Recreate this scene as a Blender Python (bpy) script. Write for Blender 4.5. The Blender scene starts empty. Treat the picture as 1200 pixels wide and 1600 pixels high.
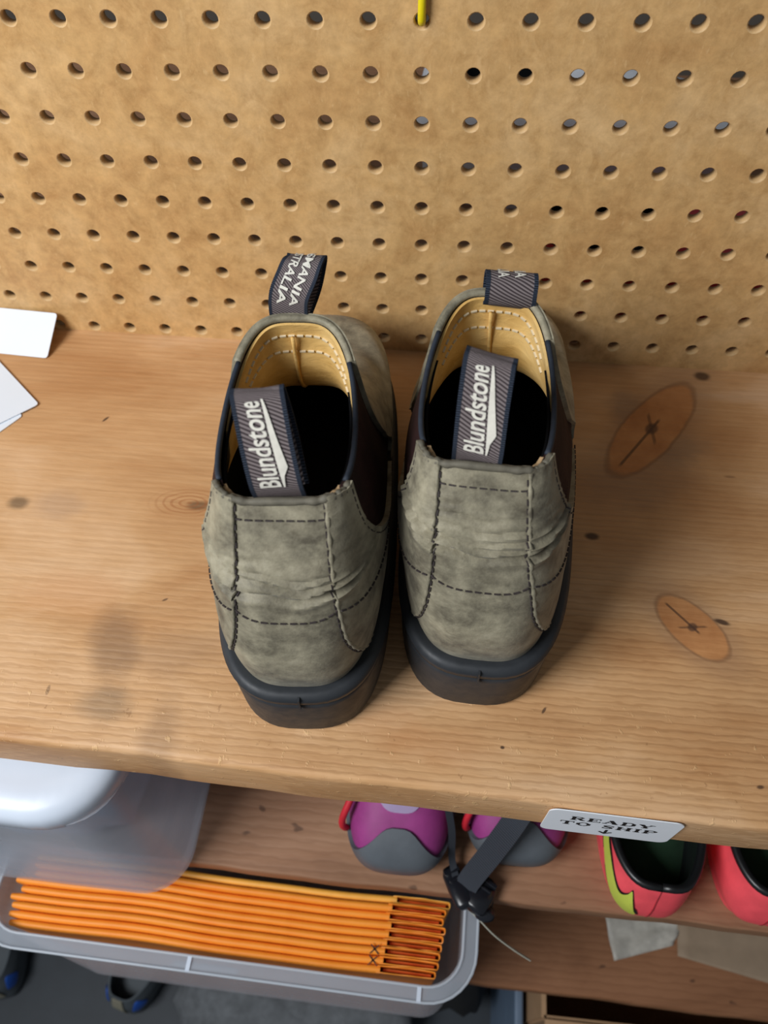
import bpy, math, random
import numpy as np
from mathutils import Matrix, Vector

# ---------------------------------------------------------------- camera, world, lights, exposure
scene = bpy.context.scene
col = scene.collection
F_PX = 1281.22                      # focal length in pixels of the 1200x1600 frame
CAM = np.array([0.015514713, -0.406054431, 0.405769840])
ROT = np.array([[0.99548866, 0.09463192, -0.00686467],
                [0.07469633, -0.82627361, -0.55829417],
                [-0.05850454, 0.55526275, -0.82961467]])   # rows: right, down, forward
cd = bpy.data.cameras.new('camera')
cd.sensor_fit = 'VERTICAL'; cd.sensor_height = 36.0; cd.sensor_width = 27.0
cd.lens = F_PX * 36.0 / 1600.0
cd.clip_start = 0.01
cd.dof.use_dof = True; cd.dof.focus_distance = 0.40; cd.dof.aperture_fstop = 11.0
cam = bpy.data.objects.new('camera', cd); col.objects.link(cam)
m4 = Matrix.Identity(4)
for i in range(3):
    m4[i][0] = ROT[0][i]; m4[i][1] = -ROT[1][i]; m4[i][2] = -ROT[2][i]; m4[i][3] = CAM[i]
cam.matrix_world = m4
scene.camera = cam

world = bpy.data.worlds.new('world'); scene.world = world
world.use_nodes = True
bg = world.node_tree.nodes['Background']
bg.inputs[0].default_value = (0.90, 0.95, 1.0, 1); bg.inputs[1].default_value = 0.155

def area_light(name, loc, target, size, energy, color):
    ld = bpy.data.lights.new(name, 'AREA'); ld.shape = 'RECTANGLE'
    ld.size, ld.size_y = size; ld.energy = energy; ld.color = color
    o = bpy.data.objects.new(name, ld); col.objects.link(o)
    o.location = loc
    o.rotation_euler = (Vector(target) - Vector(loc)).to_track_quat('-Z', 'Y').to_euler()
    return o
area_light('ceiling_lamp', (-0.66, -0.74, 0.78), (-0.05, -0.15, 0), (0.50, 0.42), 14.8, (0.96, 0.98, 1.0))

scene.view_settings.view_transform = 'Standard'
scene.view_settings.look = 'None'
scene.view_settings.gamma = 1.0
scene.view_settings.use_curve_mapping = False
scene.view_settings.exposure = 0.0

# ---------------------------------------------------------------- helpers
def px_ray(x, y):
    return ROT.T @ np.array([(x - 600) / F_PX, (y - 800) / F_PX, 1.0])
def on_z(x, y, Z):
    d = px_ray(x, y); return CAM + d * ((Z - CAM[2]) / d[2])
def on_y(x, y, Y):
    d = px_ray(x, y); return CAM + d * ((Y - CAM[1]) / d[1])

def srgb(r, g, b):
    f = lambda c: (c / 255 / 12.92) if c / 255 <= 0.04045 else ((c / 255 + 0.055) / 1.055) ** 2.4
    return (f(r), f(g), f(b), 1.0)

class NT:
    """tiny node helper"""
    def __init__(s, name):
        s.mat = bpy.data.materials.new(name); s.mat.use_nodes = True
        s.t = s.mat.node_tree; s.n = s.t.nodes; s.l = s.t.links
        s.b = s.n['Principled BSDF']; s.out = s.n['Material Output']
    def node(s, typ, **kw):
        nd = s.n.new(typ)
        for k, v in kw.items(): setattr(nd, k, v)
        return nd
    def put(s, sock, val):
        if isinstance(val, bpy.types.NodeSocket): s.l.new(val, sock)
        else: sock.default_value = val
    def coord(s, kind='Object'):
        return s.node('ShaderNodeTexCoord').outputs[kind]
    def mapping(s, vec, scale=(1, 1, 1), loc=(0, 0, 0), rot=(0, 0, 0)):
        nd = s.node('ShaderNodeMapping'); s.l.new(vec, nd.inputs[0])
        nd.inputs['Scale'].default_value = scale; nd.inputs['Location'].default_value = loc; nd.inputs['Rotation'].default_value = rot
        return nd.outputs[0]
    def noise(s, vec, scale, detail=4, rough=0.6, dist=0.0):
        nd = s.node('ShaderNodeTexNoise'); s.l.new(vec, nd.inputs['Vector'])
        nd.inputs['Scale'].default_value = scale; nd.inputs['Detail'].default_value = detail
        nd.inputs['Roughness'].default_value = rough; nd.inputs['Distortion'].default_value = dist
        return nd.outputs['Fac']
    def wave(s, vec, scale, dist, dscale=1.0, detail=2, direction='Y', typ='BANDS'):
        nd = s.node('ShaderNodeTexWave', wave_type=typ); s.l.new(vec, nd.inputs['Vector'])
        if typ == 'BANDS': nd.bands_direction = direction
        else: nd.rings_direction = direction
        nd.inputs['Scale'].default_value = scale; nd.inputs['Distortion'].default_value = dist
        nd.inputs['Detail'].default_value = detail; nd.inputs['Detail Scale'].default_value = dscale
        return nd.outputs['Fac']
    def ramp(s, fac, stops, interp='LINEAR'):
        nd = s.node('ShaderNodeValToRGB'); s.l.new(fac, nd.inputs[0]); cr = nd.color_ramp; cr.interpolation = interp
        while len(cr.elements) < len(stops): cr.elements.new(0.5)
        for e, (p, c) in zip(cr.elements, stops):
            e.position = p; e.color = c if len(c) == 4 else (*c, 1)
        return nd.outputs[0]
    def math(s, op, a, b=None, c=None, clamp=False):
        nd = s.node('ShaderNodeMath', operation=op, use_clamp=clamp)
        s.put(nd.inputs[0], a)
        if b is not None: s.put(nd.inputs[1], b)
        if c is not None: s.put(nd.inputs[2], c)
        return nd.outputs[0]
    def mix(s, fac, a, b, mode='MIX'):
        nd = s.node('ShaderNodeMix', data_type='RGBA', blend_type=mode)
        s.put(nd.inputs[0], fac); s.put(nd.inputs[6], a); s.put(nd.inputs[7], b)
        return nd.outputs[2]
    def sep(s, vec):
        nd = s.node('ShaderNodeSeparateXYZ'); s.l.new(vec, nd.inputs[0]); return nd.outputs
    def smooth(s, x, a, b):
        nd = s.node('ShaderNodeMapRange', interpolation_type='SMOOTHSTEP'); s.put(nd.inputs[0], x)
        nd.inputs[1].default_value = a; nd.inputs[2].default_value = b
        return nd.outputs[0]
    def bump(s, h, strength=0.3, dist=0.001):
        nd = s.node('ShaderNodeBump'); s.l.new(h, nd.inputs['Height'])
        nd.inputs['Strength'].default_value = strength; nd.inputs['Distance'].default_value = dist
        s.l.new(nd.outputs[0], s.b.inputs['Normal'])
    def set(s, color=None, rough=None, metal=None, spec=None):
        if color is not None: s.put(s.b.inputs['Base Color'], color)
        if rough is not None: s.put(s.b.inputs['Roughness'], rough)
        if metal is not None: s.put(s.b.inputs['Metallic'], metal)
        if spec is not None: s.put(s.b.inputs['Specular IOR Level'], spec)
        return s.mat

MAT = {}
def simple(name, c, rough=0.5, var=0.12, scale=60, bump=0.0, spec=None):
    """a plain coloured material with a little procedural mottling"""
    t = NT(name); v = t.coord()
    n = t.noise(v, scale, 4)
    lo = tuple(x * (1 - var) for x in c[:3]); hi = tuple(min(1, x * (1 + var)) for x in c[:3])
    t.set(t.ramp(n, [(0.3, lo), (0.7, hi)]), rough, spec=spec)
    if bump: t.bump(n, bump, 0.001)
    MAT[name] = t.mat
    return t.mat

def mesh_obj(name, verts, faces, mat=None, parent=None, smooth=True, uvs=None):
    me = bpy.data.meshes.new(name)
    me.from_pydata([tuple(map(float, v)) for v in verts], [], [tuple(int(i) for i in f) for f in faces])
    me.update()
    if uvs is not None:
        ul = me.uv_layers.new(name='UVMap')
        for lp in me.loops: ul.data[lp.index].uv = uvs[lp.vertex_index]
    if smooth: me.polygons.foreach_set('use_smooth', [True] * len(me.polygons))
    o = bpy.data.objects.new(name, me); col.objects.link(o)
    if mat is not None: me.materials.append(mat)
    if parent is not None: o.parent = parent
    return o

def thing(name, label, cat, loc=(0, 0, 0), rotz=0.0, group=None):
    o = bpy.data.objects.new(name, None); col.objects.link(o)
    o.location = loc; o.rotation_euler = (0, 0, rotz); o.empty_display_size = 0.02
    tag(o, label, cat, group)
    return o
def tag(o, label, cat, group=None):
    o['label'] = label; o['category'] = cat
    if group: o['group'] = group
    return o
def structure(o):
    o['kind'] = 'structure'; return o

class MB:
    """collects shapes for one mesh"""
    def __init__(s): s.v = []; s.f = []; s.uv = []
    def add(s, verts, faces):
        n = len(s.v); s.v += [tuple(v) for v in verts]; s.f += [tuple(i + n for i in f) for f in faces]
    def box(s, c, size, rot=None):
        hx, hy, hz = [q / 2 for q in size]
        vs = [np.array([sx * hx, sy * hy, sz * hz]) for sx in (-1, 1) for sy in (-1, 1) for sz in (-1, 1)]
        if rot is not None: vs = [rot @ v for v in vs]
        s.add([v + np.array(c) for v in vs], [(0, 1, 3, 2), (4, 6, 7, 5), (0, 4, 5, 1), (2, 3, 7, 6), (0, 2, 6, 4), (1, 5, 7, 3)])
    def tube(s, pts, r, n=10, caps=True):
        pts = [np.array(p, float) for p in pts]
        rr = r if hasattr(r, '__len__') else [r] * len(pts)
        up = np.array([0.13, 0.21, 0.97]); rings = []
        for i, p in enumerate(pts):
            d = pts[min(i + 1, len(pts) - 1)] - pts[max(i - 1, 0)]; d /= np.linalg.norm(d)
            a = np.cross(up, d); a /= np.linalg.norm(a); b = np.cross(d, a)
            rings.append([p + rr[i] * (math.cos(t) * a + math.sin(t) * b) for t in np.linspace(0, 2 * math.pi, n, endpoint=False)])
        vs = [v for r_ in rings for v in r_]; fs = []
        for i in range(len(pts) - 1):
            for j in range(n):
                fs.append((i * n + j, i * n + (j + 1) % n, (i + 1) * n + (j + 1) % n, (i + 1) * n + j))
        if caps: fs += [tuple(range(n))[::-1], tuple((len(pts) - 1) * n + j for j in range(n))]
        s.add(vs, fs)
    def loft(s, rings, cap0=True, cap1=True):
        n = len(rings[0]); vs = [v for r in rings for v in r]; fs = []
        for i in range(len(rings) - 1):
            for j in range(n):
                fs.append((i * n + j, i * n + (j + 1) % n, (i + 1) * n + (j + 1) % n, (i + 1) * n + j))
        if cap0: fs.append(tuple(range(n))[::-1])
        if cap1: fs.append(tuple((len(rings) - 1) * n + j for j in range(n)))
        s.add(vs, fs)
    def obj(s, name, mat, parent=None, smooth=True, bevel=0.0, seg=2):
        o = mesh_obj(name, s.v, s.f, mat, parent, smooth)
        if bevel:
            m = o.modifiers.new('bevel', 'BEVEL'); m.width = bevel; m.segments = seg; m.limit_method = 'ANGLE'
        return o

def shade_auto(o, ang=40):
    """flat where the angle is sharp"""
    me = o.data
    import bmesh
    bm = bmesh.new(); bm.from_mesh(me)
    for e in bm.edges:
        if len(e.link_faces) == 2 and e.calc_face_angle(0) > math.radians(ang): e.smooth = False
    bm.to_mesh(me); bm.free()
    return o

def round_rect(cx, cy, hx, hy, r, z, n=8):
    pts = []
    for (sx, sy, a0) in ((1, 1, 0), (-1, 1, 90), (-1, -1, 180), (1, -1, 270)):
        for k in range(n + 1):
            a = math.radians(a0 + 90 * k / n)
            pts.append(np.array([cx + sx * (hx - r) + r * math.cos(a), cy + sy * (hy - r) + r * math.sin(a), z]))
    return pts

def catmull(P, t):
    """P: (k,...) control points, t array in [0,1]"""
    k = len(P); t = np.clip(np.asarray(t, float), 0, 1) * (k - 1)
    i = np.minimum(t.astype(int), k - 2); f = t - i
    Q = np.concatenate([2 * P[:1] - P[1:2], P, 2 * P[-1:] - P[-2:-1]])
    p0, p1, p2, p3 = [np.take(Q, i + j, axis=0) for j in range(4)]
    f = f.reshape(f.shape + (1,) * (p0.ndim - f.ndim))
    return 0.5 * (2 * p1 + (p2 - p0) * f + (2 * p0 - 5 * p1 + 4 * p2 - p3) * f ** 2 + (3 * p1 - p0 - 3 * p2 + p3) * f ** 3)

# ---------------------------------------------------------------- materials of the setting
def make_shelf_wood():
    t = NT('pine_shelf_wood'); v = t.coord()
    x, y, z = t.sep(v)
    warp = t.noise(t.mapping(v, (6, 22, 22)), 1.0, 3)
    wv = t.mapping(v, (2.2, 1, 1))
    grain = t.wave(t.mapping(v, (0.25, 1, 1)), 78, 2.2, 6.0, 1, 'Y')
    fine = t.noise(t.mapping(v, (18, 420, 420)), 1.0, 4, 0.7)
    blot = t.noise(t.mapping(v, (6, 14, 14)), 1.0, 5, 0.6, 0.6)
    base = t.ramp(blot, [(0.28, srgb(176, 126, 80)), (0.5, srgb(202, 158, 112)), (0.74, srgb(222, 184, 144))])
    g = t.ramp(grain, [(0.0, (0.72, 0.66, 0.60)), (0.35, (1, 1, 1)), (1.0, (1, 1, 1))])
    # rings read strongest near the front and to the right
    front = t.smooth(t.math('ADD', t.math('MULTIPLY', y, -1.0), t.math('MULTIPLY', x, 0.25)), 0.08, 0.26)
    c = t.mix(t.math('MULTIPLY', front, 0.62), base, g, 'MULTIPLY')
    f2 = t.ramp(fine, [(0.3, (0.86, 0.84, 0.82)), (0.6, (1.03, 1.02, 1.0))])
    c = t.mix(0.8, c, f2, 'MULTIPLY')
    edge_n = t.noise(v, 45, 4)
    def ell(px, py, rx, ry, ang, soft, wob=0.25):
        p = on_z(px, py, 0.0)
        dx = t.math('SUBTRACT', x, float(p[0])); dy = t.math('SUBTRACT', y, float(p[1]))
        ca, sa = math.cos(math.radians(ang)), math.sin(math.radians(ang))
        a = t.math('ADD', t.math('MULTIPLY', dx, ca / rx), t.math('MULTIPLY', dy, sa / rx))
        b = t.math('ADD', t.math('MULTIPLY', dx, -sa / ry), t.math('MULTIPLY', dy, ca / ry))
        d = t.math('SQRT', t.math('ADD', t.math('MULTIPLY', a, a), t.math('MULTIPLY', b, b)))
        d = t.math('ADD', d, t.math('MULTIPLY', t.math('SUBTRACT', edge_n, 0.5), wob))
        return d, (a, b)
    # dirt and stains
    for (px, py, rx, ry, ang, amt, cc) in [
            (180, 1010, .016, .030, 12, .55, srgb(120, 92, 70)), (165, 1098, .017, .012, 0, .45, srgb(110, 95, 78)),
            (270, 1020, .034, .016, 8, .30, srgb(128, 92, 66)), (250, 1150, .012, .024, 0, .35, srgb(120, 92, 70)),
            (110, 930, .040, .018, 4, .35, srgb(190, 128, 72)), (980, 640, .016, .020, 10, .40, srgb(110, 100, 92)),
            (1000, 745, .045, .030, 25, .30, srgb(120, 102, 90)), (1060, 700, .022, .016, 20, .35, srgb(104, 96, 88)),
            (90, 790, .020, .012, 0, .35, srgb(168, 140, 118)), (690, 1170, .030, .012, 0, .25, srgb(176, 112, 62)),
            (600, 1130, .022, .016, 0, .18, srgb(176, 112, 62)), (1050, 880, .05, .02, 10, .25, srgb(214, 176, 138)),
            (30, 785, .008, .006, 0, .75, srgb(104, 84, 62)), (1180, 620, .06, .006, 4, .3, srgb(220, 190, 160))]:
        d, _ = ell(px, py, rx, ry, ang, 1, 0.9)
        k = t.math('MULTIPLY', t.smooth(d, 1.15, 0.35), amt)
        c = t.mix(k, c, cc)
    # knots: orange heart, dark rim, cracks
    for (px, py, rx, ry, ang) in [(1018, 670, .0480, .0165, 55), (1082, 980, .0235, .0125, -46)]:
        d, (a, b) = ell(px, py, rx, ry, ang, 1, 0.18)
        halo = t.smooth(d, 1.9, 1.0)
        c = t.mix(t.math('MULTIPLY', halo, 0.35), c, srgb(150, 118, 92))
        heart = t.ramp(t.noise(t.mapping(v, (60, 60, 60)), 1, 3), [(0.3, srgb(172, 112, 64)), (0.7, srgb(196, 138, 86))])
        c = t.mix(t.math('MULTIPLY', t.smooth(d, 1.04, 0.90), 0.85), c, heart)
        rim = t.math('MULTIPLY', t.smooth(d, 0.90, 0.99), t.smooth(d, 1.10, 1.0))
        c = t.mix(t.math('MULTIPLY', rim, 0.45), c, srgb(112, 76, 50))
        crack = t.math('MULTIPLY', t.smooth(t.math('ABSOLUTE', b), 0.075, 0.03), t.smooth(t.math('ABSOLUTE', t.math('ADD', a, 0.3)), 0.55, 0.45))
        c = t.mix(t.math('MULTIPLY', crack, 0.8), c, srgb(82, 58, 42))
        crack2 = t.math('MULTIPLY', t.smooth(t.math('ABSOLUTE', t.math('SUBTRACT', a, t.math('MULTIPLY', b, 0.4))), 0.045, 0.02), t.smooth(t.math('ABSOLUTE', b), 0.55, 0.4))
        c = t.mix(t.math('MULTIPLY', crack2, 0.6), c, srgb(82, 58, 42))
        spot = t.smooth(t.math('SQRT', t.math('ADD', t.math('MULTIPLY', a, a), t.math('MULTIPLY', t.math('MULTIPLY', b, b), 0.2))), 0.13, 0.07)
        c = t.mix(t.math('MULTIPLY', spot, 0.8), c, srgb(80, 56, 44))
    for (px, py, rx, ry, ang, amt) in [(925, 838, .0045, .0028, 0, .9), (1128, 972, .0050, .0018, -15, .9), (1097, 588, .0060, .0045, 0, .85),
                                       (165, 655, .0030, .0010, 55, .85), (310, 790, .0085, .0040, 5, .6), (850, 1110, .0022, .0008, 60, .8),
                                       (785, 1168, .0012, .0009, 0, .9), (258, 937, .0018, .0007, 30, .7), (75, 1078, .0010, .0030, 0, .5),
                                       (1188, 1230, .0022, .0012, 10, .8), (1140, 745, .0040, .0010, 0, .4)]:
        d, _ = ell(px, py, rx, ry, ang, 1, 0.6)
        c = t.mix(t.math('MULTIPLY', t.smooth(d, 1.2, 0.5), amt), c, srgb(62, 42, 32))
    d, _ = ell(296, 786, .020, .0095, 4, 1, 0.3)
    rings = t.math('SINE', t.math('MULTIPLY', d, 26.0))
    k = t.math('MULTIPLY', t.smooth(d, 1.5, 0.5), t.math('MULTIPLY', t.smooth(rings, 0.1, 0.8), 0.45))
    c = t.mix(k, c, srgb(150, 88, 48))
    # chipped pale flecks by the front edge
    fl = t.noise(t.mapping(v, (170, 120, 170)), 1.0, 3, 0.7)
    fk = t.math('MULTIPLY', t.smooth(fl, 0.62, 0.72), t.smooth(y, -0.225, -0.270))
    c = t.mix(t.math('MULTIPLY', fk, 0.55), c, srgb(224, 184, 132))
    dk = t.math('MULTIPLY', t.smooth(fl, 0.36, 0.28), t.smooth(y, -0.225, -0.270))
    c = t.mix(t.math('MULTIPLY', dk, 0.45), c, srgb(132, 92, 58))
    t.set(c, 0.55, spec=0.35)
    h = t.math('ADD', t.math('MULTIPLY', grain, 0.4), t.math('ADD', t.math('MULTIPLY', fine, 0.6), t.math('MULTIPLY', fk, 0.9)))
    t.bump(h, 0.35, 0.0008)
    return t.mat

def make_shade_wood(name, c0, c1, c2):
    t = NT(name); v = t.coord()
    blot = t.noise(t.mapping(v, (5, 12, 12)), 1.0, 5, 0.6, 0.8)
    grain = t.wave(t.mapping(v, (0.3, 1, 1)), 45, 2.5, 5, 1, 'Y')
    fine = t.noise(t.mapping(v, (20, 260, 260)), 1.0, 4)
    c = t.ramp(blot, [(0.28, c0), (0.5, c1), (0.75, c2)])
    c = t.mix(0.35, c, t.ramp(grain, [(0, (0.66, 0.6, 0.55)), (0.4, (1, 1, 1))]), 'MULTIPLY')
    spots = t.noise(t.mapping(v, (38, 60, 38)), 1.0, 2)
    c = t.mix(t.math('MULTIPLY', t.smooth(spots, 0.70, 0.76), 0.6), c, srgb(58, 38, 30))
    t.set(c, 0.6, spec=0.3)
    t.bump(t.math('ADD', fine, grain), 0.25, 0.0006)
    return t.mat

def make_hardboard():
    t = NT('pegboard_fibre'); v = t.coord()
    a = t.noise(v, 16, 6, 0.65, 0.5); b = t.noise(v, 110, 5, 0.7); f = t.noise(t.mapping(v, (1, 1, 0.35)), 420, 3)
    c = t.ramp(a, [(0.28, srgb(190, 146, 94)), (0.5, srgb(208, 168, 114)), (0.72, srgb(220, 184, 134))])
    c = t.mix(0.9, c, t.ramp(b, [(0.3, (0.78, 0.75, 0.70)), (0.62, (1.06, 1.05, 1.03))]), 'MULTIPLY')
    c = t.mix(t.math('MULTIPLY', t.smooth(f, 0.60, 0.72), 0.40), c, srgb(226, 190, 138))
    m2 = t.noise(t.mapping(v, (1, 1, 0.8)), 60, 6, 0.75, 0.8)
    c = t.mix(0.8, c, t.ramp(m2, [(0.32, (0.80, 0.74, 0.66)), (0.5, (1, 1, 1)), (0.68, (1.10, 1.10, 1.08))]), 'MULTIPLY')
    st = t.noise(v, 7, 4, 0.6, 1.0)
    c = t.mix(t.math('MULTIPLY', t.smooth(st, 0.60, 0.74), 0.35), c, srgb(164, 108, 58))
    t.set(c, 0.5, spec=0.35)
    t.bump(t.math('ADD', b, f), 0.12, 0.0004)
    return t.mat
WOOD = make_shelf_wood()
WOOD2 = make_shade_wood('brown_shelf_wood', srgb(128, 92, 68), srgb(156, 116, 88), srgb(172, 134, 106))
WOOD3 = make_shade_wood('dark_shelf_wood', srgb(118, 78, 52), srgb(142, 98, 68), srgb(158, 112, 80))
HARD = make_hardboard()
RIM = simple('pegboard_hole_core', srgb(206, 170, 120), 0.6, 0.1, 300)

# ---------------------------------------------------------------- the shelf boards
def plank(name, mat, x0, x1, yb, front, z1, thick, bev, label, cat='shelf'):
    """front(x) gives the Y of the front edge"""
    nx = 60; rng = random.Random(hash(label) % 1000 if False else len(label))
    prof = [(0, 0)]
    vs, fs = [], []
    # cross-section (Y from front, Z), rounded front arrises
    sec = []
    for k in range(5):
        a = math.pi / 2 * k / 4
        sec.append((bev - bev * math.sin(a), -bev + bev * math.cos(a)))
    for k in range(5):
        a = math.pi / 2 * k / 4
        sec.append((bev * .6 - bev * .6 * math.cos(a), -thick + bev * .6 - bev * .6 * math.sin(a)))
    n = len(sec) + 2
    for i in range(nx + 1):
        x = x0 + (x1 - x0) * i / nx
        wob = 0.0006 * math.sin(x * 37) + 0.0004 * math.sin(x * 91 + 1)
        f = front(x) + wob
        vs.append((x, yb, z1))
        for (dy, dz) in sec: vs.append((x, f + dy, z1 + dz))
        vs.append((x, yb, z1 - thick))
    for i in range(nx):
        for j in range(n):
            a, b = i * n + j, i * n + (j + 1) % n
            fs.append((a, b, b + n, a + n))
    fs.append(tuple(range(n))[::-1]); fs.append(tuple(nx * n + j for j in range(n)))
    o = mesh_obj(name, vs, fs, mat)
    shade_auto(o, 35)
    return tag(o, label, cat)
FRONT1 = lambda x: -0.2940 - 0.0245 * x
Z2, Z3, ZF = -0.25, -0.52, -0.98
FRONT2 = lambda x: -0.2985 - 0.0160 * x
FRONT3 = lambda x: -0.3312 - 0.0185 * x
plank('wooden_shelf', WOOD, -0.62, 0.62, 0.0, FRONT1, 0.0, 0.038, 0.004, 'light pine shelf board with orange knots under the grey boots')
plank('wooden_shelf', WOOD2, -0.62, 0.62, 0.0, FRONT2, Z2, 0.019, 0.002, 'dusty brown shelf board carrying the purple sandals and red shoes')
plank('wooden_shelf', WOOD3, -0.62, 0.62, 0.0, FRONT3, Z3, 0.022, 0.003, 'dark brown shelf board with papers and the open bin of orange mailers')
rear = mesh_obj('rear_ledge', *(lambda m: (m.v, m.f))((lambda m: (m.box((0, 0.195, -0.019), (1.24, 0.36, 0.038)), m)[1])(MB())), WOOD2, smooth=False)
tag(rear, 'rear shelf board behind the pegboard holding two hidden shoes', 'shelf')
# the room around
fl = MB(); fl.box((0, 0, ZF - 0.02), (4, 4, 0.04))
simple('slate_floor', srgb(44, 52, 60), 0.55, 0.15, 25)
structure(fl.obj('floor', MAT['slate_floor'], smooth=False))
wl = MB(); wl.box((0, 0.78, 0.3), (4, 0.06, 2.5))
simple('back_wall_paint', srgb(96, 88, 80), 0.7, 0.1, 20)
structure(wl.obj('wall_back', MAT['back_wall_paint'], smooth=False))

# ---------------------------------------------------------------- pegboard with drilled holes
TILT = math.radians(1.7342)
def build_pegboard():
    P = 0.0254; r0 = 0.0036; rb = 0.0043; bev = 0.0009; T = 0.0062; N = 16
    cols_, rows_ = range(-14, 14), range(0, 9)
    ox, oz = -0.00650366, 0.21480546
    vs, fs, mi = [], [], []
    def add(pts): 
        n = len(vs); vs.extend(pts); return n
    ca, sa = math.cos(TILT), math.sin(TILT)
    def W(a, b, y):           # board coordinates -> world (board is rolled a little against the shelf)
        return (ox + a * ca - b * sa, y, oz + a * sa + b * ca)
    rng = random.Random(5)
    def square_ring(h, n):
        out = []
        for k in range(n):
            t = 2 * math.pi * (k + 0.5) / n
            c, s = math.cos(t), math.sin(t); m = max(abs(c), abs(s)); out.append((h * c / m, h * s / m))
        # snap corners
        return out
    for r in rows_:
        for c in cols_:
            a0, b0 = c * P, -r * P
            wear = 1 + 0.35 * rng.random()
            sq = square_ring(P / 2, N)
            top = 0.0102 if r == 0 else P / 2
            sq = [(p, min(q, top)) for p, q in sq]
            ci = [(math.cos(2 * math.pi * (k + .5) / N), math.sin(2 * math.pi * (k + .5) / N)) for k in range(N)]
            rbb = r0 + (rb - r0) * wear
            rings = [[W(a0 + p, b0 + q, 0) for p, q in sq],
                     [W(a0 + rbb * p, b0 + rbb * q, 0) for p, q in ci],
                     [W(a0 + r0 * p, b0 + r0 * q, bev) for p, q in ci],
                     [W(a0 + r0 * p, b0 + r0 * q, T) for p, q in ci],
                     [W(a0 + p, b0 + q, T) for p, q in sq]]
            n0 = add([p for rg in rings for p in rg])
            for k in range(4):
                for j in range(N):
                    j2 = (j + 1) % N
                    fs.append((n0 + k * N + j, n0 + (k + 1) * N + j, n0 + (k + 1) * N + j2, n0 + k * N + j2))
                    mi.append(1 if k in (1, 2) else 0)
            # corner triangles left by the square ring sampling
            for (sx, sy) in ((1, 1), (-1, 1), (-1, -1), (1, -1)):
                ang = math.atan2(sy, sx) % (2 * math.pi)
                k = int((ang / (2 * math.pi) * N - 0.5) // 1) % N
                for off, y in ((0, 0), (4 * N, T)):
                    nv = add([W(a0 + sx * P / 2, b0 + (min(P / 2, top) if sy > 0 else -P / 2), y)])
                    tri = (n0 + off + k, n0 + off + (k + 1) % N, nv)
                    fs.append(tri if off else tri[::-1]); mi.append(0)
    # plain strips above the first row and below the last one
    aL, aR = (cols_[0] - .5) * P, (cols_[-1] + .5) * P
    def slab_(q):     # q: four (a,b) corners, counter-clockwise seen from the front
        n = add([W(a, b, 0) for a, b in q] + [W(a, b, T) for a, b in q])
        for f in ((0, 1, 2, 3), (7, 6, 5, 4), (0, 4, 5, 1), (1, 5, 6, 2), (2, 6, 7, 3), (3, 7, 4, 0)):
            fs.append(tuple(n + i for i in f)); mi.append(0)
    slab_([(aL, .0102), (aR, .0102), (aR, .0106), (aL, .0106)])
    bl = -8.5 * P
    # lower strip ends on the shelf (world z = 0)
    def b_at_floor(a): return (-0.034 - oz - a * sa) / ca
    slab_([(aL, b_at_floor(aL)), (aR, b_at_floor(aR)), (aR, bl), (aL, bl)])
    o = mesh_obj('pegboard', vs, fs, HARD, smooth=False)
    o.data.materials.append(RIM)
    o.data.polygons.foreach_set('material_index', mi)
    for p in o.data.polygons:
        if mi[p.index] == 1: p.use_smooth = True
    return tag(o, 'brown hardboard pegboard with rows of round holes behind the boots', 'pegboard')
build_pegboard()

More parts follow.
